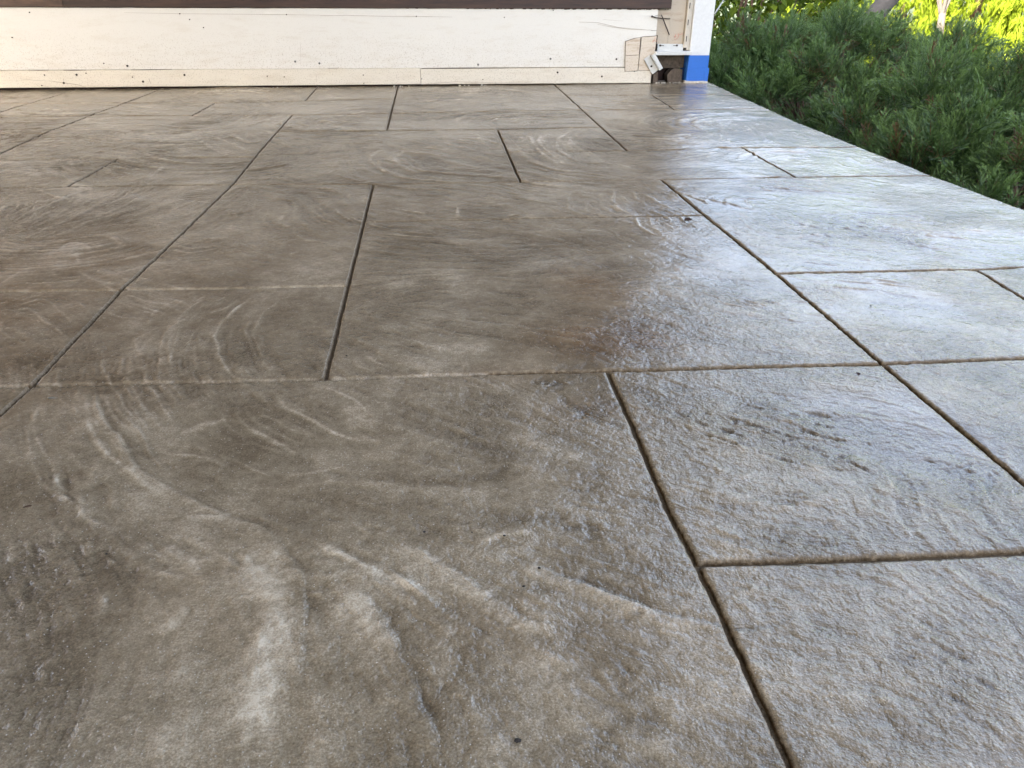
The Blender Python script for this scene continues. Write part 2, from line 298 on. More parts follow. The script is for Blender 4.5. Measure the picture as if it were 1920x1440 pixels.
# trowel and brush marks: kind, width mm, height mm, pigment, points
STROKES = [
('R',3,1.2,0.3,[(-0.2445,0.9893),(-0.2644,0.9219),(-0.2686,0.8626),(-0.2569,0.8211),(-0.2351,0.7647),(-0.219,0.742),(-0.1994,0.7187)]),
('R',2.2,0.7,0.18,[(-0.2916,0.8851),(-0.2946,0.8492),(-0.289,0.8193)]),
('R',2.2,0.8,0.16,[(-0.3141,0.8756),(-0.3088,0.8354),(-0.3031,0.8008),(-0.2903,0.7564)]),
('R',2.2,0.8,0.16,[(-0.3256,0.8516),(-0.3178,0.8116),(-0.3026,0.7662),(-0.2922,0.7442)]),
('R',2.4,0.8,0.16,[(-0.3293,0.8168),(-0.3258,0.7944),(-0.3168,0.7585),(-0.3067,0.7333),(-0.2825,0.6937),(-0.2477,0.6299)]),
('R',2.4,0.9,0.2,[(-0.3461,0.8042),(-0.3342,0.7599),(-0.3203,0.7261),(-0.2974,0.6873),(-0.2698,0.651)]),
('R',2.4,0.9,0.2,[(-0.3792,0.7932),(-0.3564,0.7579),(-0.3297,0.712),(-0.3007,0.6667),(-0.2782,0.642)]),
('S',4,1.6,0.3,[(-0.3587,0.7375),(-0.3456,0.6988),(-0.3255,0.6616),(-0.295,0.6208),(-0.2691,0.5787),(-0.2393,0.5492),(-0.2026,0.5195),(-0.1698,0.496),(-0.1406,0.4855),(-0.1232,0.49)]),
('R',4,1,0.22,[(-0.3601,0.7144),(-0.3422,0.667),(-0.3175,0.6227),(-0.2903,0.5888),(-0.2691,0.5706),(-0.2444,0.542),(-0.2147,0.5227)]),
('R',2.6,1,0.3,[(-0.2616,0.6037),(-0.2373,0.5929),(-0.2039,0.5816),(-0.1854,0.5659)]),
('W',9,0.4,0.28,[(-0.2458,0.6232),(-0.2271,0.6436),(-0.2044,0.6516)]),
('R',4,0.8,0.28,[(-0.1742,0.7073),(-0.1584,0.676),(-0.1284,0.6454),(-0.1003,0.6176),(-0.0711,0.5994)]),
('R',3,0.7,0.26,[(-0.1929,0.6609),(-0.1718,0.6561),(-0.1421,0.6268),(-0.1157,0.6123)]),
('R',4,0.7,0.26,[(-0.193,0.6378),(-0.1645,0.6164),(-0.1378,0.5898),(-0.1201,0.5831)]),
('R',4,0.7,0.24,[(-0.1538,0.5576),(-0.1308,0.5533),(-0.1089,0.5571),(-0.087,0.5642)]),
('R',2,0.7,0.18,[(-0.5208,1.1012),(-0.4686,1.0468),(-0.4302,1.0032)]),
('R',2,0.7,0.18,[(-0.421,1.0025),(-0.3755,0.9665),(-0.3386,0.9544)]),
('R',2,0.7,0.18,[(-0.4123,0.9767),(-0.368,0.9422),(-0.3365,0.917)]),
('R',2.5,0.8,0.22,[(-0.533,0.9321),(-0.5262,0.9596),(-0.4867,0.9167),(-0.4367,0.8603)]),
('R',2.5,0.7,0.2,[(-0.601,1.0503),(-0.5962,1.1067)]),
('R',2.2,0.6,0.15,[(-0.3124,0.9749),(-0.3248,0.9213),(-0.3217,0.8875)]),
('R',2.2,0.6,0.15,[(-0.2637,0.9712),(-0.276,0.9352),(-0.2983,0.9192)]),
('D',10,-0.4,-0.16,[(-0.3578,0.7618),(-0.326,0.6897),(-0.283,0.6171),(-0.2413,0.5707)]),
('R',3,1.4,0.3,[(-0.577,1.1856),(-0.5835,1.2234),(-0.5698,1.2335),(-0.5399,1.2014),(-0.5383,1.1803)]),
('R',3,1,0.2,[(-0.5551,1.1815),(-0.5234,1.1271)]),
('R',3.5,1.2,0.26,[(-0.7268,1.4022),(-0.7178,1.4815),(-0.6997,1.5691),(-0.6857,1.5985)]),
('R',3,1,0.22,[(-0.6649,1.2485),(-0.6523,1.3249),(-0.6303,1.4063)]),
('R',3,1,0.22,[(-0.8787,1.8282),(-0.7994,1.7231),(-0.709,1.6223)]),
('R',3,0.9,0.2,[(-0.8484,1.8433),(-0.79,1.8231)]),
('R',4,1.4,0.24,[(-0.7215,2.0163),(-0.6735,1.9228),(-0.5961,1.8521),(-0.5024,1.8238),(-0.4306,1.8547),(-0.38,1.9194)]),
('R',4,1.2,0.2,[(-0.6217,2.1182),(-0.5801,2.1465),(-0.5121,2.0613),(-0.4368,1.9288)]),
('R',4,1.2,0.22,[(-0.5599,2.2335),(-0.4764,2.0812),(-0.4386,2.1395)]),
('R',4,1.2,0.18,[(-0.538,2.3276),(-0.4853,2.4581)]),
('R',3,0.9,0.18,[(-0.6015,1.6767),(-0.6108,1.8299)]),
('R',3,0.9,0.18,[(-0.6431,1.66),(-0.6047,1.7115),(-0.6058,1.8126)]),
('R',3,0.9,0.18,[(-0.4841,1.4108),(-0.4654,1.4652),(-0.4441,1.5073)]),
('R',4,1,0.18,[(-0.8972,1.9105),(-0.868,2.0039),(-0.8017,2.0761)]),
('R',3,0.9,0.18,[(-0.3158,1.4991),(-0.2757,1.4805),(-0.256,1.4214)]),
('R',3,1,0.2,[(-0.2358,1.4504),(-0.2108,1.368),(-0.1669,1.3047)]),
('R',3,1,0.22,[(-0.1905,1.4322),(-0.1693,1.3652),(-0.1425,1.3259)]),
('R',3,0.9,0.22,[(-0.2302,1.1506),(-0.2127,1.1676)]),
('R',3,0.8,0.15,[(-0.4173,1.2008),(-0.3861,1.1721),(-0.3365,1.1951)]),
('R',3,0.9,0.2,[(-0.9174,1.725),(-0.8921,1.7643),(-0.8186,1.6946)]),
('R',3,0.9,0.2,[(-0.792,1.4978),(-0.7685,1.5199),(-0.7445,1.4756)]),
('R',3,0.9,0.2,[(-0.78,1.88),(-0.6903,1.7898),(-0.6272,1.77)]),
('R',3,0.9,0.18,[(-0.809,1.6239),(-0.7209,1.533),(-0.6776,1.5221)]),
('R',3,0.9,0.2,[(-0.6446,2.0329),(-0.6187,2.0811),(-0.5889,2.0942)]),
('R',3,0.9,0.2,[(-0.6537,1.9342),(-0.5861,1.9118),(-0.5006,1.9133)]),
('R',4,1.5,0.26,[(-0.1182,1.9847),(-0.1519,1.8943),(-0.1412,1.8033),(-0.1015,1.7024),(-0.0417,1.6431),(0.0717,1.6025)]),
('R',4,1.2,0.18,[(-0.1182,1.9847),(-0.0744,1.9352),(-0.0029,1.8989),(0.0468,1.8401)]),
('R',4,1.3,0.24,[(-0.1365,1.8686),(-0.1161,1.7404),(-0.0579,1.664)]),
('R',4,1.2,0.24,[(0.4358,2.2654),(0.3793,2.1976),(0.3254,2.0708),(0.3127,1.9415),(0.3318,1.8243),(0.3749,1.7568)]),
('R',4,1.3,0.26,[(0.2643,2.1945),(0.2539,2.0221),(0.2642,1.8717),(0.29,1.7617)]),
('R',4,1.3,0.26,[(0.2928,2.1597),(0.2719,2.0433),(0.2823,1.8707),(0.3035,1.7383)]),
('R',4,1.3,0.26,[(0.1996,1.8501),(0.2334,1.7822),(0.2699,1.7181),(0.3373,1.6766),(0.4024,1.6366)]),
('R',4,1,0.2,[(0.3725,2.1559),(0.3537,2.017),(0.3669,1.9116)]),
('R',3.5,1.1,0.22,[(0.1068,2.202),(0.1218,2.081),(0.1305,1.9997)]),
('R',3.5,1.1,0.22,[(0.0518,2.0037),(0.0804,1.9743),(0.1019,1.9258)]),
('R',3.5,1.1,0.22,[(0.0489,2.0922),(0.0901,2.0674),(0.1228,2.0288)]),
('R',3.5,1.3,0.26,[(0.3623,1.5337),(0.3379,1.4412),(0.3364,1.3828),(0.3528,1.3413)]),
('R',3.5,1.3,0.28,[(0.3541,1.3305),(0.3461,1.2699),(0.357,1.2218),(0.3735,1.2085)]),
('R',3,1.1,0.24,[(0.3941,1.5139),(0.3875,1.4381)]),
('R',3,1.1,0.24,[(0.4104,1.4997),(0.4256,1.4077),(0.4431,1.3646)]),
('R',3,1.2,0.24,[(0.3875,1.3645),(0.4054,1.3378),(0.414,1.2919)]),
('R',3,1,0.2,[(-0.1107,1.427),(-0.0596,1.3975),(-0.0129,1.3655)]),
('R',3,1,0.24,[(-0.1627,1.3754),(-0.1315,1.3252),(-0.0823,1.2766)]),
('R',3,1,0.24,[(-0.1032,1.2534),(-0.0553,1.2381),(0.0085,1.2189)]),
('R',3,1,0.18,[(0.1657,2.3615),(0.1867,2.25)]),
('R',3,1,0.18,[(0.1528,2.3335),(0.1849,2.1567)]),
('R',3,1,0.3,[(0.0376,1.4136),(0.0352,1.3412)]),
('R',3,1,0.2,[(0.1234,1.3458),(0.1436,1.3551),(0.1487,1.3477)]),
('R',3,1,0.2,[(0.0828,1.6657),(0.162,1.6459),(0.2119,1.5845),(0.2858,1.5567)]),
('R',4,1.2,0.2,[(-0.0919,2.6366),(-0.0226,2.5994),(0.0619,2.5513),(0.1531,2.5149)]),
('R',4,1.2,0.2,[(0.1548,2.687),(0.2133,2.7472),(0.2826,2.707),(0.3682,2.8072)]),
('R',4,1.2,0.2,[(-0.0229,2.7555),(0.0702,2.844),(0.1664,2.8819)]),
('R',4,1.2,0.2,[(-0.2707,2.532),(-0.2254,2.5848),(-0.1813,2.55)]),
('R',4,1.2,0.2,[(-0.3283,2.3364),(-0.2739,2.3999),(-0.1929,2.3582)]),
('R',4,1.2,0.2,[(-1.0389,2.6724),(-0.9211,2.612),(-0.8004,2.5854)]),
('R',3,0.7,0.24,[(-0.0887,0.7935),(-0.0753,0.7691),(-0.0571,0.7544)]),
('W',26,0.3,0.22,[(-0.0898,0.8695),(-0.0358,0.854),(-0.0185,0.8706)]),
('W',26,0.3,0.2,[(-0.084,0.9577),(-0.0624,0.9958),(-0.0263,1.0184)]),
('D',14,-1,-0.25,[(0.0953,0.7179),(0.1104,0.702),(0.1257,0.6842)]),
('D',10,-0.6,-0.22,[(0.1122,0.6761),(0.1412,0.6334),(0.1723,0.6008),(0.1832,0.5737)]),
('R',3,0.8,0.2,[(0.0624,0.6882),(0.0906,0.6481),(0.1183,0.622),(0.1502,0.5931)]),
('R',4,0.6,0.26,[(-0.0732,0.6833),(-0.0547,0.6643)]),
('D',20,-0.6,-0.26,[(-0.04,0.6452),(0.0018,0.6026),(0.048,0.563),(0.0543,0.5298)]),
('W',20,0.5,0.24,[(0.0677,0.6163),(0.0794,0.5869),(0.1058,0.5668),(0.1375,0.5555)]),
('W',20,0.4,0.2,[(-0.0884,0.5318),(-0.0442,0.5281),(0.0145,0.5178),(0.0529,0.516)]),
('D',14,-0.5,-0.24,[(-0.0879,0.5497),(-0.0447,0.5421),(0.0092,0.5312),(0.055,0.5376),(0.0813,0.5275)]),
('W',22,0.4,0.24,[(-0.0432,0.819),(0.0062,0.8004),(0.0603,0.7818)]),
('D',24,-0.4,-0.22,[(-0.0185,0.8807),(0.0328,0.8439),(0.0834,0.8321)]),
('D',26,-0.3,-0.2,[(0.0307,0.9491),(0.0924,0.9254),(0.1538,0.9115),(0.197,0.8813)]),
('D',16,-0.4,-0.22,[(0.0542,0.9872),(0.1226,0.9421)]),
('W',18,0.3,0.22,[(0.1066,1.072),(0.1732,1.0915),(0.2261,1.113)]),
('W',18,0.4,0.26,[(-0.1022,0.6714),(-0.0788,0.6383),(-0.058,0.6267)]),
('W',12,0.4,0.25,[(-0.0864,0.6099),(-0.0566,0.5982)]),
('D',12,-0.4,-0.2,[(-0.0865,0.74),(-0.0409,0.7364),(-0.0182,0.7474)]),
('W',20,1.4,0.52,[(-0.1711,0.4784),(-0.1497,0.4703),(-0.1332,0.4448),(-0.1218,0.4057),(-0.1145,0.3549),(-0.1159,0.3282),(-0.1111,0.303),(-0.0996,0.2764)]),
('S',4,1.2,0.1,[(-0.1406,0.4855),(-0.1323,0.4657),(-0.1243,0.4529),(-0.1086,0.4324),(-0.1026,0.4092),(-0.0953,0.3465),(-0.0982,0.3201)]),
('S',4,1,0.2,[(-0.115,0.4375),(-0.1042,0.4281),(-0.0924,0.4232),(-0.0777,0.4241)]),
('S',3,0.8,0.26,[(-0.2123,0.5037),(-0.1765,0.4965),(-0.1429,0.4824),(-0.1321,0.4669)]),
('W',6,0.6,0.2,[(-0.1032,0.4481),(-0.092,0.4512),(-0.088,0.4497)]),
('R',4,1,0.2,[(-0.3124,0.4951),(-0.3029,0.4792)]),
('R',4,1.1,0.24,[(-0.3245,0.4792),(-0.3164,0.4567)]),
('D',6,-0.7,-0.16,[(-0.3274,0.4764),(-0.32,0.4582)]),
('D',6,-0.8,-0.18,[(-0.3076,0.4778),(-0.2948,0.4531)]),
('R',5,1,0.2,[(-0.2818,0.4618),(-0.2613,0.4374),(-0.2518,0.4275)]),
('D',6,-0.8,-0.16,[(-0.2578,0.4632),(-0.2428,0.4391),(-0.2385,0.43)]),
('R',4,1.1,0.24,[(-0.2275,0.463),(-0.2313,0.4516),(-0.2286,0.4401)]),
('R',3,1,0.2,[(-0.2385,0.43),(-0.2342,0.412),(-0.2296,0.3954)]),
('D',6,-0.5,-0.14,[(-0.2471,0.4152),(-0.2403,0.3884)]),
('R',3.5,0.8,0.2,[(-0.3309,0.5758),(-0.3153,0.5407),(-0.2977,0.511)]),
('R',3.5,0.8,0.2,[(-0.3147,0.5712),(-0.2977,0.5348),(-0.2843,0.5031)]),
('D',5,-0.6,-0.16,[(-0.3238,0.5776),(-0.3063,0.5377),(-0.2915,0.5084)]),
('D',5,-0.6,-0.14,[(-0.1724,0.4036),(-0.1785,0.3829),(-0.1862,0.3718)]),
('W',7,0.4,0.16,[(-0.1789,0.4057),(-0.185,0.3844),(-0.1917,0.3736)]),
('R',5,0.8,0.18,[(-0.3037,0.4995),(-0.2884,0.4761)]),
('R',4,0.8,0.2,[(-0.2711,0.4808),(-0.2602,0.4617)]),
('D',18,-0.3,-0.14,[(-0.2555,0.4857),(-0.2376,0.4906),(-0.2274,0.4963)]),
('R',3,0.7,0.2,[(-0.202,0.4626),(-0.1817,0.4433)]),
('W',14,0.4,0.16,[(-0.2905,0.4585),(-0.2632,0.4181),(-0.2427,0.3919)]),
('R',6,1,0.26,[(-0.1137,0.4672),(-0.0798,0.446),(-0.0526,0.4247),(-0.0273,0.4063),(-0.0029,0.3887),(0.0184,0.3833)]),
('D',7,-0.7,-0.18,[(-0.089,0.4589),(-0.0639,0.44),(-0.0324,0.4164)]),
('S',5,1.7,0.26,[(-0.0335,0.4571),(-0.0147,0.4363),(0.0041,0.4176),(0.0193,0.3985),(0.0296,0.3873),(0.0436,0.3713),(0.0604,0.3637),(0.0728,0.3593)]),
('W',9,0.5,0.2,[(-0.0024,0.4137),(0.0188,0.3893),(0.0421,0.3677),(0.0683,0.3528),(0.0804,0.3428)]),
('S',4,1.8,0.3,[(0.0371,0.4341),(0.0557,0.4243),(0.0793,0.4077),(0.0984,0.3953),(0.1179,0.3811),(0.1335,0.3697),(0.1495,0.362),(0.1674,0.3533),(0.1932,0.345)]),
('W',14,0.7,0.2,[(0.0404,0.4268),(0.079,0.3985),(0.1055,0.3807),(0.1331,0.3587),(0.1644,0.3443)]),
('R',5,1,0.26,[(0.0195,0.4476),(0.0296,0.4548),(0.0422,0.4601),(0.0666,0.458)]),
('R',5,0.8,0.2,[(0.0365,0.4401),(0.0387,0.4299)]),
('S',6,1.6,0.24,[(-0.0776,0.423),(-0.0661,0.406),(-0.0501,0.383),(-0.0402,0.3633),(-0.0347,0.3436),(-0.0277,0.3266),(-0.0256,0.3136),(-0.0171,0.2971),(-0.0121,0.2772),(-0.01,0.2642)]),
('D',16,-0.5,-0.22,[(-0.0573,0.4),(-0.038,0.3691),(-0.027,0.3375),(-0.0203,0.3131),(-0.0082,0.2835)]),
('D',18,-0.4,-0.2,[(0.0179,0.3736),(0.0094,0.3427),(0.008,0.3144)]),
('W',24,0.6,0.2,[(-0.0845,0.4182),(-0.0664,0.381),(-0.054,0.3526),(-0.0486,0.3195)]),
('W',16,0.6,0.24,[(-0.0598,0.3056),(-0.048,0.31),(-0.0359,0.3164)]),
('W',22,0.4,0.18,[(0.0469,0.348),(0.0575,0.3258),(0.063,0.2982),(0.0768,0.2724)]),
('R',3,1.2,0.2,[(0.0866,0.3273),(0.0914,0.3136),(0.0964,0.3065)]),
('D',9,-0.6,-0.2,[(0.0893,0.2886),(0.1116,0.2902),(0.1228,0.2855)]),
('W',10,0.8,0.24,[(0.0856,0.2716),(0.1007,0.2719),(0.12,0.2652)]),
('D',9,-0.5,-0.2,[(0.0799,0.4038),(0.0954,0.4052),(0.115,0.3901),(0.1411,0.375)]),
('D',14,-0.5,-0.16,[(-0.0621,0.469),(-0.0335,0.4603),(-0.0058,0.4367),(0.0203,0.4145)]),
('D',16,-0.5,-0.2,[(0.0239,0.4747),(0.0661,0.4777),(0.098,0.465),(0.1438,0.445)]),
('S',4,1.5,0.16,[(0.3127,0.6267),(0.3357,0.6041),(0.3657,0.5539),(0.3762,0.5355),(0.3789,0.5159),(0.368,0.4878),(0.3576,0.4717)]),
('W',24,1.2,0.12,[(0.2929,0.5175),(0.3297,0.5144),(0.3514,0.5007),(0.3507,0.4818),(0.3136,0.4812),(0.2801,0.4878)]),
('S',4,1.6,0.22,[(0.3819,0.51),(0.3711,0.4875),(0.3731,0.4747),(0.3883,0.4619),(0.3897,0.4453)]),
('R',5,1.3,0.18,[(0.3716,0.5029),(0.3576,0.4717),(0.3524,0.4601),(0.3539,0.4417),(0.3539,0.4224)]),
('R',3,1.2,0.2,[(0.3861,0.4788),(0.3764,0.4511),(0.375,0.4359),(0.3743,0.4251)]),
('R',4,1.2,0.16,[(0.3898,0.4569),(0.3891,0.4347),(0.3866,0.424)]),
('S',5,1.3,0.18,[(0.1972,0.5122),(0.2165,0.5006),(0.2409,0.4838),(0.2658,0.4724),(0.2879,0.4776),(0.3136,0.4812)]),
('W',12,0.9,0.18,[(0.2011,0.5253),(0.2266,0.5036),(0.2566,0.4861)]),
('D',8,-0.6,-0.15,[(0.1965,0.4949),(0.2223,0.4782),(0.2519,0.4632)]),
('R',3,1.2,0.12,[(0.4966,1.0132),(0.5188,0.9803),(0.5669,0.9702)]),
('R',3,1.2,0.12,[(0.6031,0.9895),(0.6525,0.9574),(0.6743,0.941)]),
('R',4,1.4,0.2,[(0.4823,0.5015),(0.5026,0.5336),(0.5171,0.5504),(0.5339,0.5612),(0.5418,0.5625)]),
('R',5,1.4,0.18,[(0.3544,0.4025),(0.3613,0.3831),(0.3665,0.3629),(0.3782,0.3517)]),
('S',4,1.3,-0.05,[(0.195,0.445),(0.2138,0.4308),(0.2292,0.4174)]),
('S',4,1.3,0.1,[(0.1726,0.3505),(0.1918,0.3442),(0.215,0.3482),(0.2378,0.3557)]),
('R',3,1.2,0.15,[(0.3934,0.9217),(0.4163,0.9047),(0.4335,0.8811)]),
('R',3,1.1,0.1,[(0.4335,0.8811),(0.4572,0.8649),(0.502,0.8545)]),
('R',4,1.4,0.15,[(0.7388,1.2368),(0.813,1.1966),(0.9058,1.1597)]),
('R',4,1.3,0.12,[(0.5445,1.0648),(0.6038,1.0408)]),
('R',4,1.3,0.12,[(0.5455,0.9849),(0.6103,0.9627),(0.6668,0.9416)]),
('R',3.5,1.2,0.15,[(0.6084,1.35),(0.6169,1.2451),(0.6743,1.2643)]),
('R',3.5,1.2,0.12,[(0.7518,1.3406),(0.8385,1.3092),(0.9012,1.2765)]),
('R',3.5,1.2,0.12,[(0.6981,1.2729),(0.7416,1.2802),(0.7576,1.2355)]),
('R',3.5,1.2,0.12,[(0.5727,1.4594),(0.5473,1.3999),(0.5915,1.4753)]),
('R',3.5,1.2,0.12,[(0.5995,1.4409),(0.5893,1.3777)]),
('R',4,1.3,0.12,[(0.7548,1.1295),(0.8215,1.1192),(0.8683,1.0938)]),
('R',4,1.3,0.12,[(0.5628,1.102),(0.6119,1.0777),(0.6774,1.0552)]),
('R',4,1.3,0.12,[(0.8595,2.3809),(0.8582,2.1924),(0.9374,2.2334)]),
('R',4,1.4,0.14,[(0.9445,2.2514),(0.8953,2.0501),(0.8987,1.9527)]),
('R',4,1.3,0.12,[(1.0033,1.8444),(0.994,1.7216),(1.0347,1.7488)]),
('R',4,1.2,0.1,[(0.6582,1.5814),(0.7205,1.507),(0.7986,1.4798),(0.8596,1.4244)]),
('R',3,1.1,0.1,[(0.4136,0.6516),(0.445,0.6355),(0.4711,0.6032)]),
('R',3,1.1,0.12,[(0.3656,0.6224),(0.4071,0.6064),(0.4519,0.5895),(0.4725,0.5541)]),
('D',6,0,0,[(0.3093,0.6249),(0.3566,0.6147),(0.4107,0.5929)]),
('D',6,0,0,[(0.3028,0.6018),(0.3446,0.5885),(0.3922,0.5683)]),
('D',6,0,0,[(0.2977,0.5761),(0.3382,0.5635),(0.3718,0.549)]),
('D',6,0,0,[(0.2305,0.623),(0.2602,0.5858),(0.2826,0.539)]),
('D',6,0,0,[(0.2267,0.5934),(0.2475,0.5638),(0.27,0.5317)]),
('D',6,0,0,[(0.3684,0.4803),(0.4332,0.4938),(0.5076,0.5159)]),
('D',6,0,0,[(0.296,0.3396),(0.3172,0.3153),(0.3407,0.2885)]),
('D',6,0,0,[(0.1964,0.4404),(0.2283,0.4253),(0.2563,0.4139)]),
('D',6,0,0,[(0.0825,0.4203),(0.1168,0.3979),(0.1534,0.3665)]),
('D',6,0,0,[(0.0901,0.2921),(0.1144,0.301),(0.1375,0.3028)]),
]
ROUGH = [(0.3446,0.5885,0.085,0.05,1),(0.2569,0.5909,0.08,0.06,0.8),(0.1409,0.3879,0.06,0.035,0.4),(0.1164,0.3086,0.05,0.05,0.35),(0.1083,0.2663,0.06,0.02,0.3),(0.11,0.6996,0.02,0.008,1.2),(0.338,0.3092,0.07,0.05,0.45),(0.2507,0.4295,0.05,0.02,1),(0.286,0.2934,0.06,0.05,0.3),(0.4163,0.9047,0.03,0.012,1.4),(0.258,0.4897,0.05,0.03,0.6),(0.4357,0.4975,0.1,0.05,0.7),(0.1136,0.4805,0.07,0.05,0.6),(-0.2842,0.4522,0.05,0.05,0.5),(-0.2972,0.5673,0.05,0.05,0.5),(0.3975,1.3455,0.08,0.08,0.8),(0.6656,1.2256,0.25,0.12,0.8),(0.9952,2.1428,0.2,0.25,0.8),(-0.5619,1.9613,0.3,0.2,0.8),(0.299,1.949,0.25,0.2,0.6),(0.3468,0.5294,0.03,0.01,1.4),(0.2998,0.5334,0.02,0.012,1.5)]
STAIN_WARMTH = [(0.196,0.8109,0.085,0.06,1.9),(0.2119,0.9754,0.06,0.08,1.2),(0.1441,0.6405,0.06,0.03,0.6),(0.0676,0.7277,0.05,0.03,0.5),(-0.5703,1.0758,0.35,0.4,0.8),(-0.3762,0.7389,0.12,0.08,0.35),(0.0081,1.3026,0.3,0.2,0.15),(-0.2218,0.4094,0.1,0.08,0.3),(0.0624,0.3602,0.1,0.05,0.25)]  # the broad left entry also paints in warm light from that side

def smooth_noise(P, cell, seed):
    """bilinear value noise, P (n,2)"""
    r = np.random.default_rng(seed).random((256, 256)).astype(np.float32)
    q = P / cell + 37.3; i = np.floor(q).astype(np.int32); f = (q - i).astype(np.float32); f = f*f*(3-2*f)
    x0, y0 = i[:, 0] & 255, i[:, 1] & 255; x1, y1 = (x0+1) & 255, (y0+1) & 255
    return (r[x0, y0]*(1-f[:, 0])+r[x1, y0]*f[:, 0])*(1-f[:, 1]) + (r[x0, y1]*(1-f[:, 0])+r[x1, y1]*f[:, 0])*f[:, 1]
def fbm(P, cell, seed, oct=4):
    s = 0; a = 0.5; t = 0
    for o in range(oct):
        s = s + a*smooth_noise(P, cell/2**o, seed+o); t += a; a *= .55
    return s/t
# far brush swirls that the photograph shows only as texture: fans of arcs
for cx, cy, r0, r1, a0, a1, n in ((-0.95, 2.05, .05, .24, 20, 160, 8), (-0.70, 2.30, .04, .22, 200, 340, 8), (-0.25, 2.42, .05, .20, 150, 290, 7), (0.28, 2.38, .05, .20, 40, 190, 7),
      (0.62, 2.20, .06, .26, 210, 330, 8), (0.92, 2.30, .06, .24, 60, 200, 8), (-1.15, 2.72, .05, .2, 190, 340, 6), (0.15, 2.95, .06, .24, 10, 140, 7), (-0.75, 2.98, .05, .2, 20, 150, 6), (0.75, 2.85, .05, .2, 180, 320, 6),
      (0.85, 1.78, .05, .2, 30, 170, 8), (-0.62, 1.30, .06, .22, 200, 350, 8), (-0.85, 1.70, .05, .2, 30, 160, 7), (0.95, 1.25, .05, .22, 200, 330, 8), (0.66, 1.45, .04, .2, 10, 130, 8)):
    for i in range(n):
        r = r0 + (r1-r0)*(i+rng.uniform(-.3, .3))/n; b0 = a0+rng.uniform(-18, 18); b1 = a1+rng.uniform(-30, 18)
        far = .6 + .35*cy
        STROKES.append(('R', rng.uniform(1.6, 2.8)*far, rng.uniform(.5, .95)*far, rng.uniform(.08, .17), [(cx+r*math.cos(math.radians(b))*1.15, cy+r*math.sin(math.radians(b))) for b in np.linspace(b0, b1, 7)]))
def companions():
    # every trowel mark leaves a sheaf of finer parallel scratches beside it
    out = []
    for kd, w, hh, pg, pts in list(STROKES):
        if kd in 'WD' or len(pts) < 3: continue
        y = pts[0][1]; p = np.array(pts); d = np.gradient(p, axis=0); nrm = np.column_stack([-d[:, 1], d[:, 0]]); nrm /= np.linalg.norm(nrm, axis=1, keepdims=True)+1e-9
        near = y < .69; n = 3 if near else 6; gap = (.006, .030) if near else (.008, .055) if y < 1.3 else (.02, .11)
        for i in range(n):
            o = rng.choice((-1, 1))*rng.uniform(*gap); a = rng.integers(0, max(1, len(p)-2)); b = rng.integers(a+2, len(p)+1)
            q = p[a:b]+nrm[a:b]*o*(1+.25*np.sin(np.linspace(0, 3, b-a)))[:, None]+rng.normal(size=2)*.002
            if len(q) >= 2: out.append(('R', w*rng.uniform(.5, .8), hh*rng.uniform(.4, .8), pg*rng.uniform(.25, .65)*(.6 if near else 1), [tuple(v) for v in q]))
    STROKES.extend(out)
companions()
def catmull(pts, step):
    p = np.array(pts, float)
    if len(p) > 2:
        q = np.vstack([2*p[0]-p[1], p, 2*p[-1]-p[-2]]); out = []
        for i in range(1, len(q)-2):
            n = max(2, int(np.hypot(*(q[i+1]-q[i]))/step)); t = np.linspace(0, 1, n, endpoint=False)[:, None]
            out.append(.5*((2*q[i])+(-q[i-1]+q[i+1])*t+(2*q[i-1]-5*q[i]+4*q[i+1]-q[i+2])*t**2+(-q[i-1]+3*q[i]-3*q[i+1]+q[i+2])*t**3))
        return np.vstack(out+[p[-1:]])
    n = max(2, int(np.hypot(*(p[1]-p[0]))/step)); t = np.linspace(0, 1, n+1)[:, None]
    return p[0]*(1-t)+p[1]*t

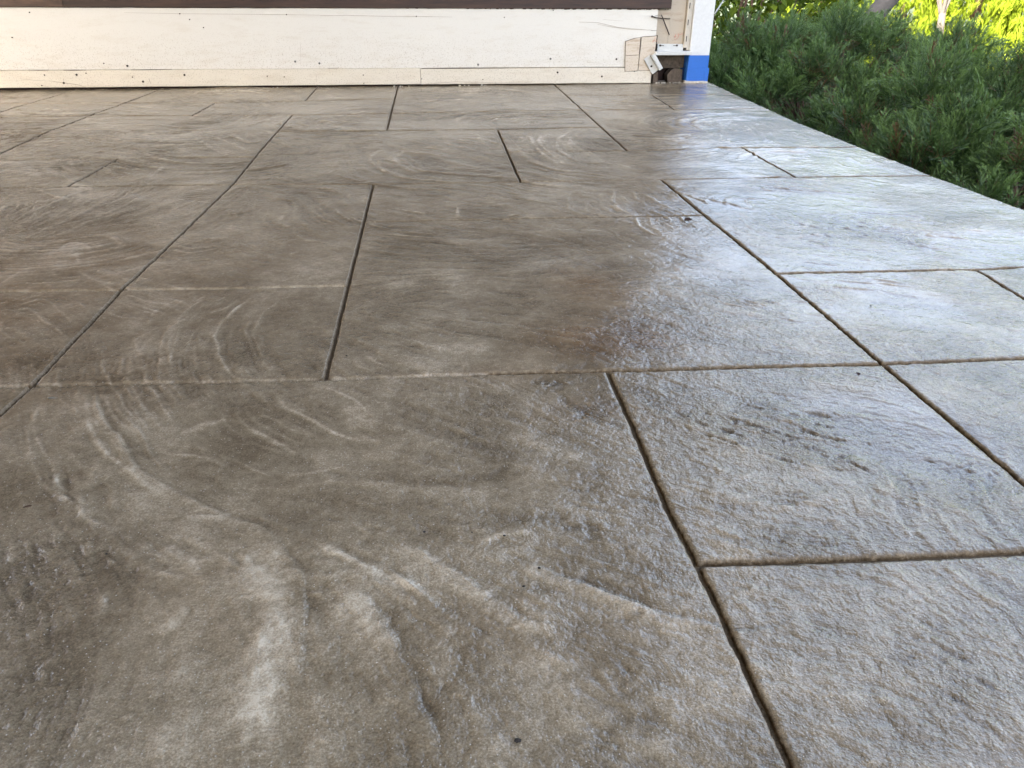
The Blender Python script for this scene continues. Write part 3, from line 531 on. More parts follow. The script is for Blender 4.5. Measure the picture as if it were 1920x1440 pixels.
def build_slab():
    patio = empty('concrete_patio'); tag(patio, 'large stamped concrete patio slab scored into panels, wet-looking sealer', kind='structure')
    V = []; faces = []; ext = []
    prof = np.array([0, .0003, .0012, .003]); pz = np.array([-.0065, -.0030, -.0008, -.0001])
    off = 0
    for (L, R, B, T, st) in PANELS:
        # corners by intersecting the joint lines
        y0 = HY[B][len(HY[B])//2][1]; y1 = HY[T][len(HY[T])//2][1]
        w = float(vx(R, (y0+y1)/2)-vx(L, (y0+y1)/2)); h = y1-y0
        nu, nv = max(4, int(w/st)), max(4, int(h/st))
        def axis(n, ln):
            c = np.linspace(.005, ln-.005, n); return np.concatenate([prof, c, (ln-prof)[::-1]])/ln, np.concatenate([pz, np.zeros(n), pz[::-1]])
        u, zu = axis(nu, w); v, zv = axis(nv, h)
        U, W = np.meshgrid(u, v, indexing='ij'); Z = np.minimum(zu[:, None], zv[None, :])
        X = vx(L, .5*(y0+y1))*(1-U)+vx(R, .5*(y0+y1))*U; Y = y0*(1-W)+y1*W
        for _ in range(4):
            xl, xr = vx(L, Y), vx(R, Y); gl = np.full_like(xl, .0016); gr = gl
            X = (xl+gl)*(1-U)+(xr-(0 if R == 'f' else gr))*U
            yb, yt = hy(B, X), hy(T, X); gb = np.interp(Y, [1.4, 2.4], [.0021, .0042]); Y = (yb+gb)*(1-W)+(yt-gb)*W
        Vp = np.stack([X.ravel(), Y.ravel(), Z.ravel()], 1)
        n1, n2 = U.shape; idx = np.arange(n1*n2).reshape(n1, n2)
        Fq = np.stack([idx[:-1, :-1], idx[1:, :-1], idx[1:, 1:], idx[:-1, 1:]], -1).reshape(-1, 4)
        V.append(Vp); faces.append(Fq); ext.append((off, off+len(Vp))); off += len(Vp)
    A = np.vstack(V); P = A[:, :2].astype(np.float32); edge = A[:, 2].copy(); N = len(P)
    # ragged arrises
    k = (edge < -.0003)
    jit = np.stack([fbm(P[k], .010, 5, 3)-.5, fbm(P[k], .010, 9, 3)-.5], 1)*.0022
    A[k, :2] += jit
    # flow field on a 1 cm grid from the strokes
    gx0, gy0, gs = -2.1, -1.0, .01; gw, gh = 340, 450
    GX, GY = np.meshgrid(gx0+gs*np.arange(gw), gy0+gs*np.arange(gh), indexing='ij'); G = np.stack([GX.ravel(), GY.ravel()], 1)
    th = fbm(G, .55, 21, 3)*9.0 + fbm(G, .18, 31, 2)*3.0
    c2, s2 = np.cos(2*th)*.25, np.sin(2*th)*.25
    polys = []
    for kd, w, hh, pg, pts in STROKES:
        cp = catmull(pts, .012 if pts[0][1] < 1.0 else .02); polys.append(cp)
        if len(cp) < 2: continue
        mid = .5*(cp[1:]+cp[:-1]); d = cp[1:]-cp[:-1]; a = np.arctan2(d[:, 1], d[:, 0]); ln = np.hypot(d[:, 0], d[:, 1])
        sg = .05 if mid[0, 1] < 1.0 else .08
        m = (G[:, 0] > mid[:, 0].min()-.2) & (G[:, 0] < mid[:, 0].max()+.2) & (G[:, 1] > mid[:, 1].min()-.2) & (G[:, 1] < mid[:, 1].max()+.2)
        g = G[m]
        wgt = np.exp(-((g[:, None, 0]-mid[None, :, 0])**2+(g[:, None, 1]-mid[None, :, 1])**2)/(2*sg*sg))*(ln[None]/.012)
        c2[m] += (wgt*np.cos(2*a)[None]).sum(1)*.5; s2[m] += (wgt*np.sin(2*a)[None]).sum(1)*.5
    ang = (.5*np.arctan2(s2, c2)).reshape(gw, gh).astype(np.float32); FX, FY = np.cos(ang), np.sin(ang)
    def lic(P, cell, L, seed, warp=0.0):
        r = np.random.default_rng(seed).random((512, 512)).astype(np.float32)
        acc = np.zeros(len(P), np.float32); n = max(2, int(L/cell/1.0))
        for sgn in (1, -1):
            q = P.copy(); pdx = np.zeros(len(P), np.float32); pdy = pdx.copy()
            for s in range(n):
                ix = np.clip(((q[:, 0]-gx0)/gs+.5).astype(np.int32), 0, gw-1); iy = np.clip(((q[:, 1]-gy0)/gs+.5).astype(np.int32), 0, gh-1)
                dx, dy = FX[ix, iy], FY[ix, iy]
                if s:
                    fl = np.where(dx*pdx+dy*pdy < 0, -1, 1).astype(np.float32); dx = dx*fl; dy = dy*fl
                else: dx = dx*sgn; dy = dy*sgn
                pdx, pdy = dx, dy
                q[:, 0] += dx*cell; q[:, 1] += dy*cell
                t = q/cell+91.7; i = t.astype(np.int32); f = t-i
                a, b = i[:, 0] & 511, i[:, 1] & 511; a1, b1 = (a+1) & 511, (b+1) & 511
                acc += ((r[a, b]*(1-f[:, 0])+r[a1, b]*f[:, 0])*(1-f[:, 1])+(r[a, b1]*(1-f[:, 0])+r[a1, b1]*f[:, 0])*f[:, 1])
        acc /= 2*n; acc -= acc.mean(); return acc/(acc.std()+1e-6)
    far = np.clip((P[:, 1]-.55)/1.9, 0, 1).astype(np.float32)
    P = P + .004*np.stack([fbm(P, .03, 61, 2)-.5, fbm(P, .03, 71, 2)-.5], 1).astype(np.float32)
    near_m = P[:, 1] < 1.35; far_m = ~near_m | (P[:, 1] > 1.0)
    def lic_mask(m, *a):
        o = np.zeros(N, np.float32); o[m] = lic(P[m], *a); return o
    Lf = lic_mask(near_m, .0022, .016, 3)            # fine brush grain, near
    Lm = lic(P, .006, .05, 4)                        # brush lines
    Lc = lic(P, .018, .15, 5)                        # broad trowel sweeps
    bl = np.clip((P[:, 1]-1.0)/.35, 0, 1)
    Lf = Lf*(1-bl)
    patch = fbm(P, .16, 81, 3)                       # where the brush bit in
    bite = np.clip((patch-.42)*5, 0, 1)
    big = fbm(P, .30, 91, 3)-.5; mot = fbm(P, .07, 95, 4)-.5
    lf, lm, lc = .00022*(.25+.75*bite), (.00018+.00028*far)*(.25+.75*bite), .00016+.0002*far
    clo = fbm(P, .11, 97, 4)-.5; clo2 = fbm(P+.5*clo[:, None]*.1, .045, 98, 4)-.5
    Z = .0014*big + .0011*clo + lf*Lf + lm*Lm + lc*Lc
    pig_light = .47 + .028*Lf*(.3+.7*bite) + (.022+.028*far)*Lm*(.2+.8*bite) + .022*Lc + .42*clo + .34*clo2 + .30*big + .145*np.clip(-P[:, 0]/.5, 0, 1)*np.clip((P[:, 1]-.6)/.4, 0, 1)  # last term paints the brighter light at far left into the colour
    # individual strokes
    wob = (fbm(P, .012, 101, 3)-.5)
    dens = smooth_noise(P, .020, 111); spk = smooth_noise(P, .0035, 112)
    for (kd, w, hh, pg, pts), cp in zip(STROKES, polys):
        yy = pts[0][1]; w = max(w*1e-3*.62, float(np.interp(yy, [.4, .8, 1.3, 1.9, 2.6], [.0010, .0015, .0026, .0046, .0062]))); hh = hh*1e-3*(.8 if yy < .7 else 1.1 if yy < 1.2 else 1.35)
        reach = w*(3.2 if kd in 'RWD' else 7)
        m = np.where((P[:, 0] > cp[:, 0].min()-reach) & (P[:, 0] < cp[:, 0].max()+reach) & (P[:, 1] > cp[:, 1].min()-reach) & (P[:, 1] < cp[:, 1].max()+reach))[0]
        if not len(m) or len(cp) < 2: continue
        q = P[m]; best = np.full(len(m), 9.0, np.float32); side = np.zeros(len(m), np.float32); tt = np.zeros(len(m), np.float32)
        cum = np.concatenate([[0], np.cumsum(np.hypot(*(cp[1:]-cp[:-1]).T))])
        for i in range(len(cp)-1):
            a = cp[i]; d = cp[i+1]-a; l = np.hypot(*d)
            if l < 1e-7: continue
            d = d/l; rx = q[:, 0]-a[0]; ry = q[:, 1]-a[1]; t = np.clip(rx*d[0]+ry*d[1], 0, l)
            dd = np.hypot(rx-d[0]*t, ry-d[1]*t); u = dd < best
            best[u] = dd[u]; side[u] = np.sign((d[0]*ry-d[1]*rx)[u]); tt[u] = (cum[i]+t[u])
        tot = cum[-1]; tp = np.clip(np.minimum(tt, tot-tt)/(.22*tot+1e-6), 0, 1); tp = tp*tp*(3-2*tp)
        sd = best*np.where(side == 0, 1, side) + wob[m]*w*1.1     # >0 left of travel
        if kd == 'S':
            f = np.where(sd > 0, np.exp(-(sd/(w*.8))**2), np.exp(-np.abs(sd/(w*2.2))**1.3)); dk = np.exp(-((sd-w*1.2)/(w*.9))**2)
        else:
            f = np.exp(-np.abs(sd/w)**(2 if kd == 'R' else 2.6)); dk = 0
        am = tp*((.45+.8*dens[m]) if kd in 'RS' else (.8+.3*dens[m]))
        Z[m] += hh*f*am - (hh*.35*dk*am if kd == 'S' else 0)
        pig_light[m] += pg*f*am*(.65+.7*spk[m])*((1.5 if .69 < yy < 1.2 else 1.0 if yy <= .69 else 1.5) if kd == 'R' else .68) - (.10*dk*am if kd == 'S' else 0)
    rough = np.zeros(N, np.float32); stain_warmth = np.zeros(N, np.float32)
    for x, y, rx, ry, a in ROUGH:
        e = ((P[:, 0]-x)/rx)**2+((P[:, 1]-y)/ry)**2; g = np.exp(-e**1.5)*a*(.65+.6*smooth_noise(P, .03, 131)); rough += g
    Lr = lic_mask((rough > .05), .0034, .017, 6)
    pit = np.clip(Lr-.45, 0, 1.3); pit = pit*pit*(1.6-.5*pit); rc = np.clip(rough, 0, 1.4)
    rc = rc*np.clip((1.5-P[:, 1])/.3, 0, 1); Z += rc*(.00022*np.clip(Lr, -1, .6) - pit*.0013); pig_light -= pit*rc*.16; rough = np.clip(rough*.6+bite*.75, 0, 1.4)
    for x, y, rx, ry, a in STAIN_WARMTH:
        stain_warmth += np.exp(-((P[:, 0]-x)/rx)**2-((P[:, 1]-y)/ry)**2)*a*(.35+1.2*fbm(P, .03, 141, 4))
    near_edge = np.clip(1+edge/.0009, 0, 1)
    A[:, 2] = Z*np.where(edge < -.005, 0, 1) + edge
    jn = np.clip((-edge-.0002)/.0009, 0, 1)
    lit_cuts = (P[:, 0] < .05) & (P[:, 1] < 1.2) & (np.abs(vx('a', P[:, 1])-P[:, 0]) > .006) & (np.abs(vx('b', P[:, 1])-P[:, 0]) > .006)   # cross cuts on the left, painted pale as if lit
    pig_light = np.where(lit_cuts, pig_light+jn*(.04+.24*smooth_noise(P, .010, 151)), pig_light); jn = np.where(lit_cuts, .12, .95)*jn
    for (L, R, B, T, st), (a, b), Fq in zip(PANELS, ext, faces):
        me = np_mesh('panel', A[a:b], Fq, True, {'pigment_light': pig_light[a:b], 'rough': rough[a:b], 'stain_warmth': stain_warmth[a:b], 'joint': jn[a:b]})
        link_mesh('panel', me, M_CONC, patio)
    # joint bed and the slab's outer edge: one solid body 6 mm below the panel faces
    ys = np.linspace(-.85, 3.62, 150); ex = vx('f', ys) - .0035 + (fbm(np.stack([ys*0, ys], 1), .05, 7, 3)-.5)*.004
    bm = bmesh.new(); rows = []
    for y, x in zip(ys, ex):
        rows.append([bm.verts.new(p) for p in ((-1.955, y, -.42), (-1.955, y, -.0046), (x, y, -.0046), (x, y, -.42))])
    for p, q in zip(rows[:-1], rows[1:]):
        for i in range(4): bm.faces.new((p[i], p[(i+1) % 4], q[(i+1) % 4], q[i]))
    bm.faces.new(rows[0]); bm.faces.new(rows[-1][::-1]); bmesh.ops.recalc_face_normals(bm, faces=bm.faces[:])
    bm_obj('joint_bed', bm, M_JOINT, patio)
build_slab()

# ------------------------------------------------------------------ ground
def sheet(name, x0, x1, y0, y1, z, mat, nx=2, ny=2, amp=0.0):
    X, Y = np.meshgrid(np.linspace(x0, x1, nx), np.linspace(y0, y1, ny), indexing='ij'); Pq = np.stack([X.ravel(), Y.ravel()], 1)
    Zq = z + amp*(fbm(Pq, 1.5, 3, 4)-.5); idx = np.arange(nx*ny).reshape(nx, ny)
    Fq = np.stack([idx[:-1, :-1], idx[1:, :-1], idx[1:, 1:], idx[:-1, 1:]], -1).reshape(-1, 4)
    o = link_mesh(name, np_mesh(name, np.column_stack([Pq, Zq]), Fq, True), mat); return tag(o, kind='structure')
sheet('ground', -120, 120, -120, 160, -0.46, M_GROUND, 110, 110, 0.05)
tag(sheet('bounce_paving', -18.0, -1.957, -16, 9, -0.03, M_BOUNCE), 'pale unseen ground sheet left of the patio, added to bounce warm light')  # unseen sheet, added to bounce warm light in from the left

# ------------------------------------------------------------------ end wall of boards
WR = math.radians(4.019)
wall = empty('board_wall', (0, 3.2645, 0), WR)      # local x along the wall, -y towards the viewer
tag(wall, 'low white board wall with brown boards above, at the far end of the patio', 'wall')
def ragged(n, amp, seed, cell=.02):
    s = np.linspace(0, 1, n); return s, (fbm(np.stack([s*n*.01, s*0], 1), cell, seed, 3)-.5)*amp
def board(name, x0, x1, zb0, zb1, zt0, zt1, yf, yb, mat, rag=0.0, n=60, seed=1, lab=None):
    """long board: bottom edge zb0..zb1, top edge zt0..zt1, front depth yf, back yb"""
    bm = bmesh.new(); xs = np.linspace(x0, x1, n); _, rb = ragged(n, rag, seed); _, rt = ragged(n, rag*.6, seed+9); _, ry = ragged(n, .0016, seed+17, .05)
    bv = .002; prev = None
    for i, x in enumerate(xs):
        t = i/(n-1); b = zb0*(1-t)+zb1*t+rb[i]; tp = zt0*(1-t)+zt1*t+rt[i]; y = yf+ry[i]
        ring = [bm.verts.new(p) for p in ((x, y+bv, b), (x, y, b+bv), (x, y, tp-bv), (x, y+bv, tp), (x, yb, tp), (x, yb, b))]
        if prev:
            for k in range(6): bm.faces.new((prev[k], ring[k], ring[(k+1) % 6], prev[(k+1) % 6]))
        else: bm.faces.new(ring)
        prev = ring
    bm.faces.new(prev[::-1]); bmesh.ops.recalc_face_normals(bm, faces=bm.faces[:])
    o = bm_obj(name, bm, mat, wall)
    if lab: o['label'] = lab
    return o
board('board', -3.3, .912, .0735, .0635, .2750, .2785, -.003, .018, M_WHITE, .0012, 140, 4, 'long wide white wallboard with nail holes')
board('board', -3.3, -.0475, .013, .0065, .0712, .0665, -.0075, .016, M_STRIP, .0016, 80, 5, 'lower cream strip with cracks and a dark gap below')
board('board', -.0462, .905, .0060, .0012, .0662, .0610, -.0068, .016, M_STRIP, .0020, 50, 6, 'right lower cream strip, dirty along its top edge')
board('board', -3.3, -1.303, .2762, .2768, .345, .345, -.010, .012, M_BROWN2, .0018, 40, 7)
board('board', -1.3015, .964, .2760, .2790, .345, .345, -.0085, .012, M_BROWN, .0030, 120, 8)
for i in range(11):
    z = .348+i*.186
    board('board', -3.3, 1.05, z, z, z+.183, z+.183, -.004-.004*(i % 2), .012, M_BROWN if i % 2 else M_BROWN2, .001, 20, 20+i)
bm = bmesh.new(); add_box(bm, (-3.3, .020, .0), (.93, .055, 2.40)); bm_obj('backing', bm, M_DARK, wall)
# thin worn paint edge under the brown board
bm = bmesh.new()
for i in range(70):
    x = .964-abs(random.gauss(0, .42)); w = random.uniform(.004, .02)
    if x < -1.2: continue
    add_prism(bm, [(x, .2785), (x+w*.2, .2785-random.uniform(.001, .004)), (x+w*.8, .2785-random.uniform(.001, .003)), (x+w, .2785)], -.0062, -.0035)
o = bm_obj('paint_flake', bm, M_BROWN, wall); o['kind'] = 'stuff'
# nails: heads on the boards
def nail_mesh(r):
    bm = bmesh.new(); rr = [(0, -.0022), (r*.7, -.002), (r, -.0008), (r, .003)]
    rings = [[bm.verts.new((q*math.cos(2*math.pi*k/9), d, q*math.sin(2*math.pi*k/9))) for k in range(9)] for q, d in rr[1:]]
    bm.faces.new(rings[0])
    for a, b in zip(rings[:-1], rings[1:]):
        for k in range(9): bm.faces.new((a[k], b[k], b[(k+1) % 9], a[(k+1) % 9]))
    bmesh.ops.recalc_face_normals(bm, faces=bm.faces[:])
    me = bpy.data.meshes.new('nail'); bm.to_mesh(me); bm.free(); return me
NR, NS, ND = nail_mesh(.0038), nail_mesh(.0022), nail_mesh(.0040)
NR.materials.append(M_RUST); NS.materials.append(M_RUST); ND.materials.append(M_NAIL)
NAILS = [(-1.42, 0.26, NS), (-0.913, 0.257, NS), (-0.535, 0.255, NS), (-1.131, 0.082, NR), (-1.211, 0.091, NS), (-0.523, 0.093, ND), (-0.433, 0.086, ND), (-1.086, 0.027, NR), (-0.934, 0.049, NR), (-1.423, 0.053, NS), (-1.364, 0.025, NR), (-1.441, 0.017, NS), (-1.279, 0.058, NS), (-0.633, 0.042, NS), (-0.57, 0.039, NS), (-1.313, 0.053, NR), (-1.12, 0.043, NS), (-0.053, 0.25, NS), (0.288, 0.247, NS), (0.183, 0.077, ND), (0.477, 0.097, ND), (0.752, 0.094, NR), (0.507, 0.046, NR), (0.694, 0.029, NR), (-0.27, 0.043, NS), (-0.27, 0.013, NS), (-0.043, 0.027, NS), (0.201, 0.022, NS), (0.797, 0.136, NR), (0.838, 0.093, NR), (0.831, 0.048, NS), (0.482, 0.272, NS), (0.912, 0.175, NR), (-1.499, 0.179, NS), (-0.882, 0.238, NS), (-0.838, 0.211, NS)]
SLIVERS = [([(-1.406, 0.032), (-1.364, 0.025), (-1.318, 0.019), (-1.278, 0.004)], 0.0007), ([(-1.513, 0.042), (-1.46, 0.035), (-1.406, 0.032)], 0.0004), ([(-1.441, 0.017), (-1.407, 0.007), (-1.383, 0.004)], 0.0005), ([(-1.36, 0.041), (-1.365, 0.019)], 0.0007), ([(-1.354, 0.069), (-1.312, 0.069), (-1.275, 0.069)], 0.0014), ([(-1.12, 0.068), (-1.051, 0.068), (-0.975, 0.069)], 0.0012), ([(-1.475, 0.07), (-1.439, 0.07), (-1.403, 0.07)], 0.0009), ([(-1.063, 0.038), (-1.061, 0.019)], 0.0009), ([(-0.45, 0.042), (-0.451, 0.022)], 0.0007), ([(-0.402, 0.069), (-0.365, 0.069)], 0.001), ([(-0.042, 0.065), (0.049, 0.065), (0.155, 0.065), (0.306, 0.064)], 0.0016), ([(0.306, 0.064), (0.408, 0.064), (0.555, 0.065)], 0.0008), ([(-0.413, 0.251), (-0.315, 0.253), (-0.182, 0.25), (-0.053, 0.25), (0.082, 0.248)], 0.0005), ([(-0.141, 0.044), (-0.142, 0.029)], 0.0007), ([(0.588, 0.231), (0.664, 0.229), (0.754, 0.211), (0.904, 0.2)], 0.0006), ([(0.686, 0.24), (0.767, 0.235)], 0.0005), ([(0.89, 0.2), (0.913, 0.2)], 0.0011), ([(0.886, 0.247), (0.968, 0.243)], 0.0006), ([(0.665, 0.223), (0.723, 0.213), (0.802, 0.204), (0.89, 0.202)], 0.0005), ([(-0.496, 0.153), (-0.505, 0.068)], 0.0004), ([(-1.103, 0.26), (-0.914, 0.257), (-0.733, 0.256), (-0.536, 0.255), (-0.348, 0.252)], 0.0004), ([(-0.024, 0.008), (0.09, 0.015), (0.263, 0.009), (0.409, 0.011)], 0.0005), ([(-1.571, 0.07), (-1.475, 0.07)], 0.0006), ([(0.629, 0.082), (0.696, 0.079)], 0.0005)]
for x, z, me in NAILS:
    o = link_mesh('nail', me, None, wall); o.location = (x, -.0045 if z > .07 else -.008, z)
# staples and cracks
def sliver(pts, w, y, mat, name):
    bm = bmesh.new(); add_tube(bm, [(x, y, z) for x, z in pts], [w*.6]+[w]*(len(pts)-2)+[w*.4], 5); return bm_obj(name, bm, mat, wall)
for pts, w in SLIVERS: sliver(pts, w, -.0036 if pts[0][1] > .07 else -.0078, M_CRACK if w < .0009 else M_RUST, 'crack')
# corner details on the wall
bm = bmesh.new(); add_prism(bm, [(.784, .161), (.820, .172), (.849, .176), (.846, .112), (.845, .050), (.790, .047)], -.0085, -.0046); bm_obj('patch_plate', bm, M_PATCH, wall)['label'] = 'left stained tin patch plate with two rusty nails'
bm = bmesh.new(); add_prism(bm, [(.851, .176), (.914, .180), (.912, .13), (.905, .095), (.905, .050), (.847, .051)], -.0078, -.0042); bm_obj('patch_plate', bm, M_PATCH, wall)['label'] = 'right tin patch plate with a torn edge'
bm = bmesh.new(); add_prism(bm, [(.9155, .183), (.9185, .183), (.9165, .132), (.9135, .132)], -.0062, -.0032); bm_obj('crack', bm, M_RUST, wall)
bm = bmesh.new(); add_box(bm, (.9145, .006, .150), (.967, .02, .278)); bm_obj('board', bm, M_TRIM, wall)
bm = bmesh.new(); add_box(bm, (.968, .012, .146), (1.0355, .032, 2.38), .002); bm_obj('trim_board', bm, M_TRIM, wall)
for pts in ([(.784, .161), (.790, .047), (.845, .050)], [(.847, .112), (.849, .176), (.820, .172), (.784, .161)], [(.8465, .176), (.8455, .052), (.905, .050)], [(.851, .177), (.914, .181)], [(.79, .1075), (.845, .110)]):
    bm = bmesh.new(); add_tube(bm, [(x, -.0086, z) for x, z in pts], .0009, 5); bm_obj('patch_seam', bm, M_RUST, wall)
for x0, z0, n_ in ((1.005, .165, 7), (.905, .160, 4)):
    for i in range(n_):
        x, z = x0+random.uniform(-.012, .016), z0+random.uniform(-.014, .018); a = random.uniform(.3, 1.3); l = random.uniform(.006, .016); yy = .0115 if x0 > .95 else -.0083
        bm = bmesh.new(); add_tube(bm, [(x, yy, z), (x+l*math.cos(a)*.5+.001, yy, z+l*math.sin(a)*.5), (x+l*math.cos(a), yy, z+l*math.sin(a))], .0008, 5); bm_obj('marker_scribble', bm, M_REDMARK, wall)
# rotten opening beside the post
bm = bmesh.new(); add_box(bm, (.915, .040, .055), (1.06, .05, .146)); bm_obj('bare_wood', bm, M_ROT, wall)
bm = bmesh.new(); add_prism(bm, [(.918, .0), (.918, .036), (.935, .045), (.94, .0)], .002, .05); bm_obj('bare_wood', bm, M_ROT, wall)
bm = bmesh.new(); add_prism(bm, [(.99, .0), (.985, .03), (1.0, .048), (1.012, .055), (1.05, .05), (1.05, .0)], .02, .06); bm_obj('bare_wood', bm, M_ROT, wall)
bm = bmesh.new(); add_box(bm, (.915, .085, .0), (1.06, .095, .146)); add_box(bm, (.90, .02, .0), (.9175, .09, .146)); bm_obj('cavity_back', bm, M_DARK, wall)
# crumbs of caulk along the foot
bm = bmesh.new()
for i in range(60):
    x = random.uniform(.92, 1.155) if i < 46 else random.choice((-1.55, -.60, -.13, -.1, .12, .2)) + random.uniform(-.03, .03)
    r = random.uniform(.0012, .0032)
    s = bmesh.ops.create_icosphere(bm, subdivisions=1, radius=r)
    for v in s['verts']: v.co = Vector((v.co.x*1.5+x, v.co.y-random.uniform(.004, .012)+(.012 if .93 < x < 1.05 else 0), v.co.z*.8+r*.5)) + Vector((random.uniform(-1, 1), 0, random.uniform(-1, 1)))*r*.3
o = bm_obj('caulk_crumbs', bm, M_CAULK, wall); o['kind'] = 'stuff'

# corner post
post = empty('corner_post', (1.107*math.cos(WR)-.046*0, 3.2645+1.107*math.sin(WR), 0), WR)
tag(post, 'white painted corner post with blue masking tape round its foot', 'post')
bm = bmesh.new(); add_box(bm, (-.044, -.004, .0), (.044, .084, 2.40), .0025); bm_obj('shaft', bm, M_POST, post)
bm = bmesh.new(); add_box(bm, (-.0448, -.0048, .0562), (.0448, .0848, .1085), .0025); bm_obj('tape', bm, M_TAPE, post)['label'] = 'upper band of blue tape'
bm = bmesh.new(); add_box(bm, (-.0453, -.0055, .006), (.0453, .0853, .0600), .0025); bm_obj('tape', bm, M_TAPE, post)['label'] = 'lower band of blue tape'
bm = bmesh.new(); add_prism(bm, [(.030, .004), (.0478, .006), (.0488, .0575), (.032, .0590)], -.0068, -.0058); bm_obj('tape_end', bm, M_TAPE, post)
bm = bmesh.new(); add_prism(bm, [(-.05, -.002), (.05, -.002), (.049, .006), (.02, .008), (-.01, .0065), (-.05, .009)], -.0072, .02); bm_obj('caulk_line', bm, M_CAULK, post)
# slotted rail
rail = empty('slotted_rail', (0, 3.2645, 0), WR); tag(rail, 'narrow beige slotted shelf rail beside the white post', 'rail')
bm = bmesh.new(); add_box(bm, (1.0365, -.001, .135), (1.0500, .030, 1.9), .001); bm_obj('channel', bm, M_RAIL, rail)
bm = bmesh.new(); add_box(bm, (1.0505, .004, .125), (1.0625, .030, 1.9), .001); bm_obj('side_flange', bm, M_RAIL, rail)
slot_bm = bmesh.new(); add_box(slot_bm, (-.0017, -.0004, -.0105), (.0017, .0004, .0105)); slot_me = bpy.data.meshes.new('slot'); slot_bm.to_mesh(slot_me); slot_bm.free(); slot_me.materials.append(M_SLOT)
for i in range(26):
    o = link_mesh('slot', slot_me, None, rail); o.location = (1.0442, -.0014, .1690+i*.0610)
# white ledge bracket
ledge = empty('shelf_bracket', (0, 3.2645, 0), WR); tag(ledge, 'chipped white shelf bracket sticking out above the rotten hole', 'bracket')
bm = bmesh.new(); add_prism(bm, [(.926, .1215), (.926, .1505), (1.036, .1485), (1.036, .1215)], .004, .0115); bm_obj('back_plate', bm, M_STEEL, ledge)
bm = bmesh.new(); add_box(bm, (.908, -.034, .110), (1.062, .0035, .1245), .0015); bm_obj('ledge', bm, M_STEEL, ledge)
for x in (.936, 1.008):
    o = link_mesh('nail', NR, None, ledge); o.location = (x, .002, .144)
for x in (.945, .999):
    bm = bmesh.new(); add_tube(bm, [(x-.007, .002, .1435), (x+.007, .002, .1432)], .0012, 5); bm_obj('slot_cut', bm, M_SLOT, ledge)
# tilted bracket
tb = empty('metal_bracket', (.905*math.cos(WR), 3.2645+.905*math.sin(WR)-.012, .078), WR); tag(tb, 'loose tilted white metal bracket hanging at the wall corner', 'bracket')
Mt = Matrix.Rotation(math.radians(54), 4, 'Y')
bm = bmesh.new(); add_box(bm, (-.036, -.004, -.022), (.036, -.001, .006), .0008, Mt); bm_obj('plate', bm, M_STEEL, tb)
bm = bmesh.new(); add_box(bm, (-.034, -.024, .0062), (.036, -.001, .0092), .0008, Mt); add_box(bm, (-.034, -.0245, .0094), (.036, -.0215, .022), .0008, Mt); bm_obj('flange', bm, M_STEEL, tb)
o = link_mesh('nail', NR, None, tb); o.location = Mt @ Vector((.006, -.005, -.010))
# bent nail and loose wire
bn = empty('bent_nail', (0, 3.2645, 0), WR); tag(bn, 'long rusty bent nail lying across the wall under the brown board', 'nail')
bm = bmesh.new(); add_tube(bm, [(.884, -.012, .2525), (.905, -.009, .247), (.93, -.010, .2445), (.968, .004, .243)], [.0022, .0020, .0020, .0018], 7)
bm_obj('shank', bm, M_RUST, bn); o = link_mesh('head', NR, None, bn); o.location = (.886, -.012, .252)
sw = empty('rusty_spike', (0, 3.2645, 0), WR); tag(sw, 'thin rusty spike slanting down beside the cream trim board', 'nail')
bm = bmesh.new(); add_tube(bm, [(.924, -.013, .258), (.935, -.010, .240), (.955, -.004, .208), (.971, .004, .184)], [.0017, .0021, .0023, .0019], 7); bm_obj('shank', bm, M_RUST, sw)
bm = bmesh.new(); add_tube(bm, [(.897, -.008, .252), (.91, -.010, .2565), (.924, -.010, .254), (.935, -.010, .246)], .0009, 5); bm_obj('wire', bm, M_NAIL, sw)
# cable off the post
cb = bmesh.new(); cpts = [Vector((1.148, 3.335, .262)), Vector((1.158, 3.34, .276)), Vector((1.175, 3.36, .292)), Vector((1.20, 3.38, .325)), Vector((1.22, 3.39, .40)), Vector((1.21, 3.39, .8)), Vector((1.17, 3.37, 2.3))]
add_tube(cb, cpts, .0028, 8); tag(bm_obj('cable', cb, M_CABLE, None, True), 'thin grey cable leaving the right side of the white post', 'cable')

# ------------------------------------------------------------------ roof over the slab and an unseen building behind it, shaped for the light
roof = empty('patio_roof', (0, 0, 2.4)); tag(roof, 'timber roof over the patio', 'roof')
for i in range(43):
    x1 = 1.05-i*.145
    bm = bmesh.new(); add_box(bm, (x1-.142, -1.28, 0), (x1, 3.55, .02)); bm_obj('plank', bm, M_CEIL, roof)
for i in range(4):
    y = -.9+i*1.3
    bm = bmesh.new(); add_box(bm, (-5.2, y, -.14), (1.0, y+.045, -.002)); bm_obj('rafter', bm, M_CEIL, roof)
for x in (1.053, -5.24):
    bm = bmesh.new(); add_box(bm, (x, -1.28, -.16), (x+.037, 3.6, .10)); bm_obj('fascia', bm, M_POST, roof)
bm = bmesh.new(); add_prism(bm, [(1.09, .03), (1.09, .06), (-2.0, .35), (-5.24, .06), (-5.24, .03)], -1.28, 3.6); bm_obj('roof_cover', bm, M_ROOF, roof)
unseen_house = empty('unseen_house', (0, -1.3, 0)); tag(unseen_house, 'unseen cream clapboard building behind the patio, shaped to shade the junipers', 'unseen_house')  # out of view; height and right end shaped for shade and rear skylight
for i in range(37):
    z = i*.15; bm = bmesh.new(); add_box(bm, (-6.0, -.05-.006*(i % 2), -.46 if i == 0 else z), (-.05, -.002-.006*(i % 2), z+.149)); bm_obj('siding', bm, M_SIDING, unseen_house)
bm = bmesh.new(); add_box(bm, (-6.0, -6.0, -.46), (-.05, -.062, 5.5)); bm_obj('wall', bm, M_SIDING, unseen_house)
